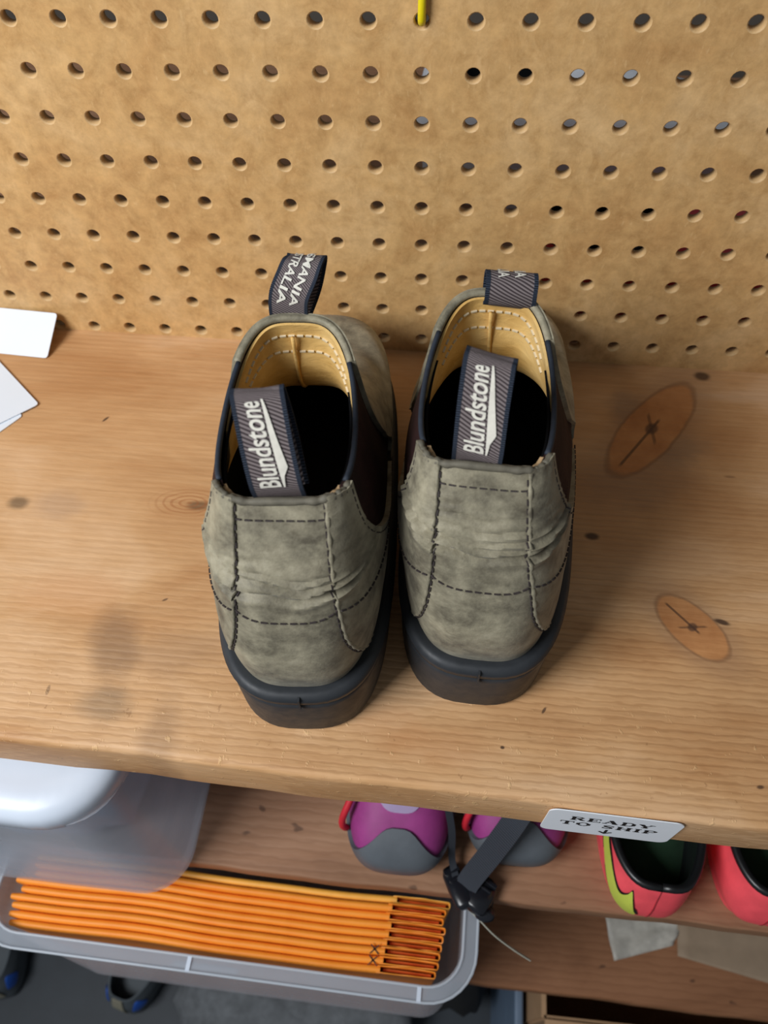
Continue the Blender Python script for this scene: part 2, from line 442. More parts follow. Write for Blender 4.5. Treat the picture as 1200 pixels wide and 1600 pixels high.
# ---------------------------------------------------------------- shoe surface: rings from sole to opening
class Last:
    """smooth shoe surface S(u, v): u runs round from the heel (0) over +x (.25) to the toe (.5), v from the sole (0) to the opening (1)"""
    def __init__(s, rings, p_back=0.6, p_front=0.75, crease=None):
        s.rings = rings; s.pb = p_back; s.pf = p_front; s.crease = crease
    def ring(s, k, u):
        r = s.rings[k]
        th = 2 * np.pi * u; c, sn = np.cos(th), np.sin(th)
        yy = (r['yb'] + r['yf']) / 2 - (r['yf'] - r['yb']) / 2 * c
        q = (1 - c) / 2                                  # 0 heel .. 1 toe
        pb = r.get('pb', s.pb); pf = r.get('pf', s.pf)
        p = pb + (pf - pb) * q
        w = r['wb'] * (1 - q) * (1 - 2 * q) + r['wm'] * 4 * q * (1 - q) + r['wf'] * q * (2 * q - 1)
        x = np.sign(sn) * np.abs(sn) ** p * w + r.get('xc', 0) * q ** 1.5 + r.get('x0', 0)
        z = r['zb'] * (1 - q) * (1 - 2 * q) + r['zm'] * 4 * q * (1 - q) + r['zf'] * q * (2 * q - 1)
        return np.stack([x, yy, z], -1)
    def raw(s, u, v):
        u = np.asarray(u, float); v = np.asarray(v, float)
        P = np.stack([s.ring(k, u) for k in range(len(s.rings))])       # k, ..., 3
        k = len(P); t = np.clip(v, 0, 1) * (k - 1); i = np.minimum(t.astype(int), k - 2); f = (t - i)[..., None]
        Q = np.concatenate([2 * P[:1] - P[1:2], P, 2 * P[-1:] - P[-2:-1]])
        def g(j): return np.take_along_axis(Q, np.broadcast_to((i + j)[None, ..., None], (1,) + i.shape + (3,)), 0)[0]
        p0, p1, p2, p3 = g(0), g(1), g(2), g(3)
        return 0.5 * (2 * p1 + (p2 - p0) * f + (2 * p0 - 5 * p1 + 4 * p2 - p3) * f ** 2 + (3 * p1 - p0 - 3 * p2 + p3) * f ** 3)
    def normal(s, u, v):
        e = 1e-3
        v0 = np.clip(v, e, 1 - e)
        du = s.raw(u + e, v0) - s.raw(u - e, v0); dv = s.raw(u, v0 + e) - s.raw(u, v0 - e)
        n = np.cross(du, dv); ln = np.linalg.norm(n, axis=-1, keepdims=True)
        return n / np.maximum(ln, 1e-9)
    def at(s, u, v, off=0.0):
        p = s.raw(u, v); n = s.normal(u, v)
        d = off
        if s.crease is not None: d = d + s.crease(p, np.asarray(u), np.asarray(v))
        d = np.asarray(d)
        return p + n * (d[..., None] if d.ndim else d)
    def u_of_x(s, x, v, sgn):
        """u near the heel where the ring reaches |x|"""
        us = np.linspace(0, 0.22, 120)
        xs = s.raw(us, np.full_like(us, v))[:, 0] - s.raw(np.array([0.0]), np.array([v]))[0, 0]
        return sgn * float(np.interp(x, np.abs(xs), us))

def grid_faces(nu, nv, wrap=False):
    fs = []
    for j in range(nv - 1):
        for i in range(nu - (0 if wrap else 1)):
            a, b = j * nu + i, j * nu + (i + 1) % nu
            fs.append((a, b, b + nu, a + nu))
    return fs

def shell(G0, G1):
    """closed sheet between an outer grid and an inner grid, both (nv, nu, 3)"""
    nv, nu = G0.shape[:2]; n = nu * nv
    vs = list(G0.reshape(-1, 3)) + list(G1.reshape(-1, 3))
    fs = grid_faces(nu, nv)
    fs = fs + [tuple(i + n for i in f[::-1]) for f in fs]
    rim = [(0, i) for i in range(nu)] + [(j, nu - 1) for j in range(1, nv)] + [(nv - 1, i) for i in range(nu - 2, -1, -1)] + [(j, 0) for j in range(nv - 2, 0, -1)]
    idx = [j * nu + i for j, i in rim]
    for a, b in zip(idx, idx[1:] + idx[:1]): fs.append((b, a, a + n, b + n))
    return vs, fs

def patch(S, name, mat, parent, uL, uR, vlo, vhi, nu=40, nv=40, off=0.0, thick=0.002, jit=None, inner=None):
    """a panel of the shoe surface between the curves uL(v), uR(v) and vlo(a), vhi(a)"""
    A = np.linspace(0, 1, nu); B = np.linspace(0, 1, nv)
    a, b = np.meshgrid(A, B)
    fl_ = lambda f, q: np.vectorize(f)(q) if callable(f) else np.full_like(q, f)
    lo, hi = fl_(vlo, a), fl_(vhi, a)
    v = lo + (hi - lo) * b
    l, r = fl_(uL, v), fl_(uR, v)
    u = l + (r - l) * a
    o_ = off(u, v) if callable(off) else off
    G0 = S.at(u, v, o_); G1 = S.at(u, v, o_ - thick)
    if jit is not None:
        k = jit(u, v); G0 = G0 + k; G1 = G1 + k
    vs, fs = shell(G0, G1)
    o = mesh_obj(name, vs, fs, mat, parent)
    shade_auto(o, 50)
    if inner is not None:
        nf = (nu - 1) * (nv - 1); o.data.materials.append(inner)
        for p in o.data.polygons: p.material_index = 1 if nf <= p.index < 2 * nf else 0
    return o

def stitches(S, path, parent, mat, name='stitching', gap=0.0040, length=0.0026, w=0.00055, h=0.0008, off=0.0006):
    """short thread dashes along (u, v) paths"""
    mb = MB()
    for pts in path:
        us = np.array([p[0] for p in pts], float); vs_ = np.array([p[1] for p in pts], float)
        o = off if len(pts[0]) < 3 else np.array([p[2] for p in pts])
        P = S.at(us, vs_, o); N = S.normal(us, vs_)
        d = np.concatenate([[0], np.cumsum(np.linalg.norm(np.diff(P, axis=0), axis=1))])
        t = gap / 2
        while t < d[-1]:
            c = np.array([np.interp(t, d, P[:, k]) for k in range(3)])
            c2 = np.array([np.interp(min(t + 0.0005, d[-1]), d, P[:, k]) for k in range(3)]) - np.array([np.interp(t - 0.0005, d, P[:, k]) for k in range(3)])
            n = np.array([np.interp(t, d, N[:, k]) for k in range(3)])
            c2 /= np.linalg.norm(c2) + 1e-12; n -= c2 * (n @ c2); n /= np.linalg.norm(n) + 1e-12
            R_ = np.stack([c2, np.cross(n, c2), n], 1)
            mb.box(c, (length, w, h), R_)
            t += gap
    o = mb.obj(name, mat, parent, smooth=False); o['kind'] = 'stuff'
    return o

def ribbon_fn(path, width, wdir=(1, 0, 0), twist=None):
    """flat webbing along a path: returns F(a, s, off) with a across (-.5...5), s along 0..1"""
    P = np.array(path, float); wd = np.array(wdir, float)
    def F(a, s, off=0.0):
        a = np.asarray(a, float); s_ = np.asarray(s, float)
        p = catmull(P, s_); e = 1e-3
        t = catmull(P, np.clip(s_ + e, 0, 1)) - catmull(P, np.clip(s_ - e, 0, 1))
        t = t / np.linalg.norm(t, axis=-1, keepdims=True)
        w = np.broadcast_to(wd, t.shape).copy()
        if twist is not None:
            k = twist(s_); w = w + np.stack([np.zeros_like(k), k, np.zeros_like(k)], -1)
        w = w - t * (w * t).sum(-1, keepdims=True); w = w / np.linalg.norm(w, axis=-1, keepdims=True)
        n = np.cross(w, t)
        return p + w * (a * width)[..., None] + n * (np.asarray(off) + 0 * a)[..., None]
    L = np.linalg.norm(np.diff(catmull(P, np.linspace(0, 1, 200)), axis=0), axis=1).sum()
    return F, L

def ribbon_obj(name, F, L, width, mat, parent, thick=0.0015, na=9, ns=50, s0=0.0, s1=1.0):
    a, s = np.meshgrid(np.linspace(-.5, .5, na), np.linspace(s0, s1, ns))
    crown = 0.0
    vs, fs = shell(F(a, s, thick / 2), F(a, s, -thick / 2))
    uv = [(float(x + .5), float(y * L / width)) for x, y in zip(a.ravel(), s.ravel())] * 2
    o = mesh_obj(name, vs, fs, mat, parent, uvs=uv)
    return shade_auto(o, 50)

def text_mesh(body, shear=0.0, bold=0.0, size=1.0):
    cu = bpy.data.curves.new('lettering_source', 'FONT'); cu.body = body; cu.shear = shear; cu.offset = bold; cu.size = size
    cu.resolution_u = 4; cu.extrude = 0.0
    o = bpy.data.objects.new('lettering_source', cu); col.objects.link(o)
    dg = bpy.context.evaluated_depsgraph_get(); dg.update()
    me = bpy.data.meshes.new_from_object(o.evaluated_get(dg))
    vs = [tuple(v.co) for v in me.vertices]; fs = [tuple(p.vertices) for p in me.polygons]
    bpy.data.objects.remove(o); bpy.data.curves.remove(cu); bpy.data.meshes.remove(me)
    return np.array(vs), fs

# ---------------------------------------------------------------- boot materials
def make_leather():
    t = NT('grey_nubuck_leather'); v = t.coord()
    a = t.noise(v, 44, 7, 0.70, 0.25); b = t.noise(t.mapping(v, (1, 1, 2.2)), 110, 5, 0.7); f = t.noise(v, 900, 3)
    c = t.ramp(a, [(0.34, srgb(96, 90, 76)), (0.45, srgb(132, 126, 107)), (0.56, srgb(157, 150, 128)), (0.70, srgb(180, 173, 151))])
    c = t.mix(0.75, c, t.ramp(b, [(0.3, (0.72, 0.70, 0.68)), (0.62, (1.06, 1.06, 1.05))]), 'MULTIPLY')
    st = t.noise(v, 60, 6, 0.72, 0.3)
    c = t.mix(t.math('MULTIPLY', t.smooth(st, 0.58, 0.72), 0.50), c, srgb(86, 76, 60))
    t.set(c, t.ramp(b, [(0.3, (0.5,) * 3), (0.7, (0.68,) * 3)]), spec=0.35)
    big = t.noise(v, 14, 3, 0.5)
    c = t.mix(0.7, c, t.ramp(big, [(0.35, (0.74, 0.74, 0.74)), (0.62, (1.06, 1.05, 1.03))]), 'MULTIPLY')
    t.set(c)
    t.b.inputs['Sheen Weight'].default_value = 0.08
    t.bump(t.math('ADD', t.math('MULTIPLY', b, 0.6), t.math('MULTIPLY', f, 0.4)), 0.40, 0.0009)
    return t.mat
def make_lining():
    t = NT('cream_leather_lining'); v = t.coord()
    a = t.noise(t.mapping(v, (1, 1, 1.6)), 70, 5, 0.6, 1.4); b = t.noise(v, 28, 4)
    c = t.ramp(b, [(0.3, srgb(196, 152, 82)), (0.5, srgb(224, 184, 114)), (0.72, srgb(236, 204, 142))])
    t.set(c, 0.55, spec=0.3); t.bump(a, 0.5, 0.0016)
    return t.mat
def make_webbing():
    t = NT('brown_twill_webbing'); uv = t.coord('UV')
    u, w, _ = t.sep(uv)
    d = t.math('ADD', t.math('MULTIPLY', u, 7.0), t.math('MULTIPLY', w, 15.0))
    st = t.math('SINE', t.math('MULTIPLY', d, 6.2832))
    c = t.ramp(t.math('MULTIPLY_ADD', st, 0.5, 0.5), [(0.15, srgb(56, 48, 50)), (0.55, srgb(112, 102, 102)), (1.0, srgb(132, 122, 122))])
    edge = t.smooth(t.math('ABSOLUTE', t.math('SUBTRACT', u, 0.5)), 0.405, 0.425)
    w2 = t.math('SINE', t.math('MULTIPLY', w, 170.0))
    ec = t.ramp(t.math('MULTIPLY_ADD', w2, 0.5, 0.5), [(0.0, srgb(20, 24, 32)), (1.0, srgb(56, 64, 78))])
    c = t.mix(edge, c, ec)
    t.set(c, 0.8, spec=0.15)
    t.bump(t.math('ADD', st, t.math('MULTIPLY', edge, t.math('ADD', w2, 1.5))), 0.35, 0.0005)
    return t.mat
def make_gore():
    t = NT('dark_elastic_gore'); v = t.coord()
    x, y, z = t.sep(v)
    rib = t.math('SINE', t.math('MULTIPLY', t.math('ADD', y, t.math('MULTIPLY', t.noise(v, 40), 0.002)), 3600.0))
    c = t.ramp(t.noise(v, 60, 3), [(0.3, srgb(34, 22, 22)), (0.7, srgb(58, 36, 34))])
    t.set(c, 0.8, spec=0.15); t.bump(rib, 0.25, 0.0004)
    return t.mat
HEM = simple('dark_worn_hem', srgb(98, 93, 80), .7, .25, 200, .2)
LEATHER = make_leather(); LINING = make_lining(); WEB = make_webbing(); GORE = make_gore()
simple('navy_binding', srgb(36, 44, 56), 0.75, 0.2, 300)
simple('black_lining', srgb(20, 20, 22), 0.9, 0.2, 120, spec=0.1)
simple('raw_leather_edge', srgb(172, 142, 104), 0.8, 0.25, 400)
simple('dark_thread', srgb(52, 44, 44), 0.8, 0.2, 300)
simple('pale_thread', srgb(214, 200, 170), 0.7, 0.1, 300)
simple('white_thread', srgb(216, 212, 200), 0.7, 0.1, 300)
def make_rubber():
    t = NT('black_rubber_sole'); v = t.coord()
    a = t.noise(v, 30, 5); b = t.noise(v, 140, 4)
    c = t.ramp(a, [(0.3, srgb(42, 45, 49)), (0.7, srgb(54, 57, 61))])
    t.set(c, t.ramp(b, [(0.3, (0.45,) * 3), (0.7, (0.62,) * 3)]), spec=0.36); t.bump(b, 0.08, 0.0004)
    return t.mat
RUBBER = make_rubber()

# ---------------------------------------------------------------- the boots
def boot_rings(sh, lean, yfr, ybr):
    R_ = [dict(yb=.0065, yf=.240, wb=.0475, wm=.0385, wf=.0480, zb=.046, zm=.038, zf=.028, xc=sh, pb=.66),
          dict(yb=.0035, yf=.242, wb=.0485, wm=.0405, wf=.0490, zb=.062, zm=.054, zf=.044, xc=sh, pb=.66),
          dict(yb=.0045, yf=.236, wb=.0475, wm=.0410, wf=.0475, zb=.083, zm=.074, zf=.061, xc=sh, pb=.64),
          dict(yb=.0120, yf=.184, wb=.0425, wm=.0405, wf=.0420, zb=.107, zm=.094, zf=.081, xc=sh * .7, pb=.58, pf=.62),
          dict(yb=.0225, yf=.143, wb=.0360, wm=.0365, wf=.0345, zb=.131, zm=.120, zf=.112, xc=sh * .4, pb=.50, pf=.6),
          dict(yb=ybr, yf=yfr, wb=.0325, wm=.0285, wf=.0275, zb=.154, zm=.150, zf=.159, xc=0, pb=.38, pf=.60)]
    for k, r in enumerate(R_): r['x0'] = lean * (k / 5) ** 1.2
    return R_

def make_boot(label, loc, yaw, sh, creases, rear_tab, front_tab, seed, front_words, lean=0.0, yfr=.127, ybr=.0375):
    T = thing('boot', label, 'boot', loc, yaw, 'pair of worn grey ankle boots')
    rng = np.random.RandomState(seed)
    ph = rng.rand(8) * 6
    def crease(p, u, v):
        x = p[..., 0]; uu = ((u + .5) % 1.0) - .5
        back = np.clip(1 - (np.abs(uu) / .2) ** 4, 0, 1)
        d = np.zeros_like(x)
        for (vc, k, x0, amp, w) in creases:
            c = vc + k * ((x - x0) / .03) ** 2 + 0.006 * np.sin(x * 260 + ph[0])
            e = (v - c) / w
            d = d + back * amp * (-np.exp(-e ** 2) + 0.55 * np.exp(-((e - 1.8) / 1.3) ** 2) + 0.35 * np.exp(-((e + 2.0) / 1.4) ** 2)) * (0.72 + 0.28 * np.sin(x * 130 + ph[1] + vc * 30))
        # soft dents all round and vamp wrinkles
        d = d + 0.0006 * np.sin(u * 31 + ph[2] + v * 5) * np.sin(v * 13 + ph[3]) * np.clip(v * 3, 0, 1) * np.clip((1 - v) * 6, 0, 1)
        fr = np.clip(1 - (np.abs(uu) < .28) * 1.0, 0, 1)
        d = d + fr * 0.0008 * np.sin(v * 46 + np.cos(u * 25 + ph[4])) * np.exp(-((v - .52) / .12) ** 2)
        return d
    S = Last(boot_rings(sh, lean, yfr, ybr), 0.56, 0.62, crease)
    rimj = lambda u, v: np.stack([0 * u, 0 * u, (v > .9) * ((v - .9) / .1) * (0.0006 * np.sin(u * 60 + ph[5]) + 0.0003 * np.sin(u * 190 + ph[6]))], -1)
    # seams
    hx = lambda v: np.interp(v, [0, .15, .45, .7, 1], [.0335, .031, .0235, .0195, .0175])
    tab_u = np.linspace(0, 1, 41)
    uR_tab = np.array([S.u_of_x(float(hx(v)), v, 1) for v in tab_u])
    seam = lambda v: float(np.interp(v, tab_u, uR_tab))
    VG = .42
    sm = lambda v: (max(0.0, (v - VG)) / (1 - VG)) ** 0.75
    rear = lambda v: .245 - .137 * sm(v)
    frnt = lambda v: .255 + .085 * sm(v)
    patch(S, 'heel_panel', LEATHER, T, lambda v: -seam(v) - .012, lambda v: seam(v) + .012, 0, 1, 70, 110, 0.0, .0024, rimj)
    for sg in (1, -1):
        patch(S, 'quarter_panel', LEATHER, T, (lambda v: seam(v)) if sg > 0 else (lambda v: -rear(v)), (lambda v: rear(v)) if sg > 0 else (lambda v: -seam(v)), 0, 1, 36, 90, .0013, .0026, rimj)
        g = patch(S, 'elastic_gore', GORE, T, (lambda v: rear(v) - .02) if sg > 0 else (lambda v: -frnt(v) - .02), (lambda v: frnt(v) + .02) if sg > 0 else (lambda v: -rear(v) + .02), VG - .02, .995, 24, 40, -.0012, .0018)
        # navy top edge of the elastic
        us = np.linspace(rear(1), frnt(1), 24) * sg
        pts = S.at(us, np.full_like(us, .997), -.0018)
        mb = MB(); mb.tube(pts, .0012, 8); mb.obj('gore_edge', MAT['navy_binding'], g)
    patch(S, 'vamp', LEATHER, T, lambda v: frnt(v), lambda v: 1 - frnt(v), 0, 1, 110, 80, .0010, .0024, None)
    # inside
    lin_off = lambda u, v: -.0032 - .0024 * np.clip((.975 - v) / .10, 0, 1)
    patch(S, 'black_lining', MAT['black_lining'], T, -.30, .30, .06, .975, 70, 30, -.0044, .0010)
    patch(S, 'front_lining', LINING, T, .235, .765, lambda a: .34 + .42 * abs(2 * a - 1) ** 1.5, lambda a: .995 - .035 * abs(2 * a - 1) ** 3, 60, 40, lin_off, .0012)
    patch(S, 'lower_lining', MAT['black_lining'], T, .20, .80, .05, .90, 50, 20, -.0040, .0010)
    patch(S, 'raw_edge', MAT['raw_leather_edge'], T, lambda v: -rear(1) + .01, lambda v: rear(1) - .01, .945, .992, 60, 6, -.0027, .0016, rimj)
    # folded hem of the collar along the back
    us = np.linspace(-rear(1), rear(1), 90)
    zj = rimj(us, np.ones_like(us))
    mb = MB(); mb.tube(S.at(us, np.full_like(us, .992), -.0003) + zj, [.0016 + .0002 * math.sin(k * .9) for k in range(90)], 8)
    mb.obj('collar_hem', HEM, T)
    us = np.linspace(frnt(1), 1 - frnt(1), 60)
    mb = MB(); mb.tube(S.at(us, np.full_like(us, .997), -.0012), .0017, 8); mb.obj('front_collar_hem', LEATHER, T)
    # insole
    us = np.linspace(0, 1, 60, endpoint=False)
    ring = S.at(us, np.full_like(us, .12), -.004); ring[:, 2] = .052 - .06 * (ring[:, 1]) * .3
    mb = MB(); mb.add(list(ring) + list(ring - np.array([0, 0, .004])), [tuple(range(60)), tuple(range(119, 59, -1))] + [(i, i + 60, (i + 1) % 60 + 60, (i + 1) % 60) for i in range(60)])
    mb.obj('insole', MAT['black_lining'], T)
    # centre seam welt of the front lining
    vv = np.linspace(.42, .97, 24)
    mb = MB(); mb.tube(S.at(np.full_like(vv, .502), vv, -.0070), .0010, 6); mb.obj('lining_seam', LINING, T)
    # stitching
    vv = np.linspace(.03, .985, 60)
    paths = []
    for sg in (1, -1):
        paths.append([(sg * (seam(v) - .0045), v, .0003) for v in vv])
        paths.append([(sg * (rear(v) - .009), v, .0011) for v in np.linspace(.45, .98, 40)])
        cu_ = np.linspace(seam(.6), .25, 30)
        paths.append([(sg * q, .60 - .10 * ((q - seam(.6)) / .1), .0016) for q in cu_])
    tt = np.linspace(-1, 1, 40)
    paths.append([(q * seam(.935), .935, .0003) for q in tt])
    paths.append([(q * seam(.59), .575 + .025 * q * q, .0003) for q in tt])
    stitches(S, paths, T, MAT['dark_thread'])
    for k in (.965, .925):
        ii = [(q, k - .03 * abs((q - .5) / .16) ** 3, float(lin_off(q, k - .03 * abs((q - .5) / .16) ** 3)) - .0015) for q in np.linspace(.345, .655, 50)]
        stitches(S, [ii], T, MAT['pale_thread'], 'lining_stitching', gap=.0038, length=.0027, w=.0008, h=.0010)
    # scuffed seam edges
    for sg in (1, -1):
        P = S.at(np.array([sg * seam(v) for v in vv]), vv, .0007)
        mb = MB(); mb.tube(P, [.0009 + .0003 * math.sin(k * 1.7 + ph[7]) for k in range(len(P))], 6); mb.obj('seam_edge', LEATHER, T)
    # outsole with its lip
    def outline(k, z_off, grow, zmode):
        us = np.linspace(0, 1, 96, endpoint=False)
        p = S.raw(us, np.zeros_like(us)); n = S.normal(us, np.full_like(us, .02)); n[:, 2] = 0; n /= np.linalg.norm(n, axis=1)[:, None]
        q = p + n * grow
        if zmode == 'abs': q[:, 2] = z_off
        else: q[:, 2] += z_off
        return list(q)
    mb = MB()
    mb.loft([outline(0, .0003, .0040, 'abs'), outline(0, .003, .0050, 'abs'), outline(0, -.0125, .0060, 'rel'), outline(0, -.0085, .0060, 'rel'),
             outline(0, -.0075, .0048, 'rel'), outline(0, -.0066, .0048, 'rel'), outline(0, -.0058, .0066, 'rel'), outline(0, -.0012, .0072, 'rel'),
             outline(0, .0012, .0052, 'rel'), outline(0, .0018, .0030, 'rel'), outline(0, .0006, .0000, 'rel')])
    so = mb.obj('outsole', RUBBER, T); shade_auto(so, 60)
    mb = MB(); p = S.raw(np.array([0.0]), np.array([0.0]))[0]
    mb.box(p + np.array([.001, -.0066, -.004]), (.0009, .0022, .0105)); mb.obj('mould_seam', RUBBER, so, smooth=False)
    # pull tabs
    def tab(name, path, width, wdir, words, twist=None, tspan=(.1, .9), rows=None):
        F, L = ribbon_fn(path, width, wdir, twist)
        o = ribbon_obj(name, F, L, width, WEB, T)
        return o, F, L
    base = S.raw(np.array([0.0]), np.array([1.0]))[0]
    rt = [base + np.array(q) for q in rear_tab['path']]
    o, F, L = tab('rear_pull_tab', rt, rear_tab['w'], rear_tab['wdir'], None, rear_tab.get('twist'))
    V, fs = text_mesh('Blundstone', 0.22, 0.018, 1.0)
    mn, mx = V[:, :2].min(0), V[:, :2].max(0)
    s0, s1 = rear_tab['span']
    def place(V2, a_of, s_of, off):
        return [tuple(q) for q in F(np.array(a_of), np.array(s_of), off)]
    ts = (V[:, 0] - mn[0]) / (mx[0] - mn[0]); ta = (V[:, 1] - mn[1]) / (mx[1] - mn[1])
    ss = s0 + (s1 - s0) * ts
    # letters stand with their feet towards the wedge on the right
    aa = 0.02 + .10 * (1 - ts) - (ta * .40)
    pts = F(aa + 0.0, ss, .0013)
    mesh_obj('lettering', pts, fs, MAT['white_thread'], o, smooth=False)['label'] = 'white embroidered script name'
    # wedge under the name
    tq = np.linspace(-.01, 1.02, 40)
    la = np.interp(tq, [-.01, 1.02], [.155, .055]); ra = np.interp(tq, [-.01, .02, .15, .25, 1.02], [.185, .19, .215, .315, .09])
    acr = np.linspace(0, 1, 4)[:, None]
    A_ = la[None] * (1 - acr) + ra[None] * acr
    up_ = F(A_, np.broadcast_to(s0 + (s1 - s0) * tq, A_.shape), .0014)
    mbw = MB(); mbw.add(list(up_.reshape(-1, 3)), grid_faces(40, 4))
    mbw.obj('wedge_mark', MAT['white_thread'], o, smooth=False)
    fb = S.raw(np.array([.5]), np.array([1.0]))[0]
    ft = [fb + np.array(q) for q in front_tab['path']]
    o2, F, L = tab('front_pull_tab', ft, front_tab['w'], front_tab['wdir'], None, front_tab.get('twist'))
    for row, wtxt in enumerate(front_words):
        V, fs = text_mesh(wtxt, 0, 0.02, 1.0)
        mn, mx = V[:, :2].min(0), V[:, :2].max(0)
        sp = front_tab['span']
        ss = sp[1] - (sp[1] - sp[0]) * (V[:, 0] - mn[0]) / (mx[0] - mn[0])
        ta = (V[:, 1] - mn[1]) / (mx[1] - mn[1])
        aa = (.26 - .32 * row) - .22 + .22 * ta
        pts = F(aa, ss, .0013)
        mesh_obj('lettering', pts, [f[::-1] for f in fs], MAT['white_thread'], o2, smooth=False)
    return T

CR_L = [(.670, .030, .002, .0044, .012), (.708, .045, .010, .0024, .009), (.735, .04, .012, .0012, .008), (.80, .02, 0, .0005, .010)]
CR_R = [(.712, .035, .000, .0042, .011), (.740, .035, .006, .0028, .009), (.765, .04, .002, .0015, .008), (.80, .03, 0, .0010, .008), (.84, .02, 0, .0008, .008), (.87, .01, 0, .0006, .008)]
make_boot('worn grey leather boot nearest the white cards, front pull tab standing up', (-0.0400, -0.2725, 0.0), math.radians(4.6), 0.001, CR_L,
          dict(path=[(.000, .007, -.016), (.000, .0035, -.004), (-.001, .0030, .006), (-.0035, .0110, .0185), (-.0060, .0215, .0300), (-.0065, .0245, .0315), (-.0060, .0260, .0290), (-.003, .0210, .0130), (.000, .0130, -.010)],
               w=.0195, wdir=(1, .10, 0), span=(.235, .505)),
          dict(path=[(-.0035, .0035, -.010), (-.0035, .0022, .000), (-.0025, .0030, .008), (.0010, .0065, .0150), (.0035, .0095, .0190), (.0050, .0135, .0195), (.0050, .0160, .0165), (.002, .0150, .004), (-.003, .0150, -.010)],
               w=.0172, wdir=(1, -.15, .10), span=(.19, .80)), 3, ['TASMANIA', 'AUSTRALIA'], 0.001, .131, .0375)
make_boot('worn grey leather boot on the knotted side of the shelf, front pull tab folded over', (0.0420, -0.2517, 0.0), math.radians(-1.6), 0.003, CR_R,
          dict(path=[(-.003, .007, -.016), (-.003, .0035, -.004), (-.003, .0030, .006), (-.0030, .0110, .0200), (-.0025, .0205, .0320), (-.0020, .0240, .0335), (-.0015, .0262, .0305), (-.002, .0210, .0130), (-.003, .0130, -.010)],
               w=.0195, wdir=(1, -.12, -.16), span=(.235, .505)),
          dict(path=[(.005, .0040, -.010), (.005, .0030, -.002), (.005, .0040, .0050), (.0055, .0015, .0085), (.006, -.0030, .0080), (.006, -.0062, .0040), (.006, -.0066, -.0010), (.0055, -.0050, -.0040)][::-1],
               w=.0225, wdir=(1, .03, -.03), span=(.46, 1.0)), 9, ['TASMANIA', 'AUSTRALIA'], -0.009, .133, .0390)

# ---------------------------------------------------------------- low shoes: red cleats, shoes behind the pegboard, purple sandals
def shoe_rings(L=.25, heel=.033, fore=.044, h=.062, yopen=.118, sole=.006, toe_h=.040):
    return [dict(yb=.006, yf=L - .005, wb=heel * 1.0, wm=heel * 1.02, wf=fore, zb=sole, zm=sole, zf=sole),
            dict(yb=.000, yf=L, wb=heel * 1.16, wm=heel * 1.10, wf=fore * 1.06, zb=sole + h * .27, zm=sole + h * .25, zf=sole + toe_h * .35),
            dict(yb=.001, yf=L * .97, wb=heel * 1.18, wm=heel * 1.12, wf=fore * .98, zb=sole + h * .55, zm=sole + h * .50, zf=sole + toe_h * .75),
            dict(yb=.006, yf=L * .78, wb=heel * 1.08, wm=heel * 1.04, wf=heel * 1.0, zb=sole + h * .80, zm=sole + h * .74, zf=sole + toe_h * 1.12),
            dict(yb=.010, yf=yopen, wb=heel * .94, wm=heel * .92, wf=heel * .70, zb=sole + h, zm=sole + h * .90, zf=sole + h * 1.15)]

simple('coral_red_shell', srgb(246, 88, 98), 0.45, 0.08, 90, 0.1)
simple('black_collar', srgb(22, 24, 26), 0.35, 0.1, 90)
simple('dark_green_insole', srgb(58, 92, 66), 0.8, 0.15, 90)
simple('lime_print', srgb(196, 208, 84), 0.5, 0.05, 90)
simple('black_print', srgb(24, 24, 26), 0.5, 0.05, 90)
simple('white_shoe_leather', srgb(222, 228, 236), 0.5, 0.05, 60)
simple('dark_seam', srgb(150, 40, 50), 0.6, 0.05, 90)

def low_shoe(name, label, loc, yaw, upper, collar, insole, sole_mat, group, rings, mark=None, seam_mat=None, cat='shoe'):
    T = thing(name, label, cat, loc, yaw, group)
    S = Last(rings, .60, .70, lambda p, u, v: 0.0005 * np.sin(u * 40) * np.sin(v * 9))
    patch(S, 'upper', upper, T, 0.0, 1.0, 0, 1, 90, 36, 0.0, .002, None, collar)
    patch(S, 'collar_lining', collar, T, -.02, 1.02, .35, .995, 80, 24, -.0034, .0015)
    us = np.linspace(0, 1, 60, endpoint=False)
    mb = MB(); mb.tube(np.vstack([S.at(us, np.full_like(us, .995), -.0016), S.at(us[:1], np.array([.995]), -.0016)]), .0030, 8); mb.obj('collar_edge', collar, T)
    ring = S.at(us, np.full_like(us, .18), -.0022); ring[:, 2] = ring[:, 2].min()
    mb = MB(); mb.add(list(ring) + list(ring - np.array([0, 0, .003])), [tuple(range(60)), tuple(range(119, 59, -1))] + [(i, i + 60, (i + 1) % 60 + 60, (i + 1) % 60) for i in range(60)])
    mb.obj('insole', insole, T)
    ring = S.at(us, np.zeros_like(us), 0.0)
    lo = ring.copy(); lo[:, 2] = .0005; lo[:, :2] = (lo[:, :2] - ring[:, :2].mean(0)) * .985 + ring[:, :2].mean(0)
    mb = MB(); mb.loft([list(lo), list(ring + np.array([0, 0, .001]))]); so = mb.obj('outsole', sole_mat, T); shade_auto(so, 50)
    if seam_mat:
        vv = np.linspace(.05, .97, 30); mb = MB(); mb.tube(S.at(np.full_like(vv, .0), vv, .0001), .0005, 6); mb.obj('heel_seam', seam_mat, T)
    if mark is not None: mark(S, T)
    return T, S

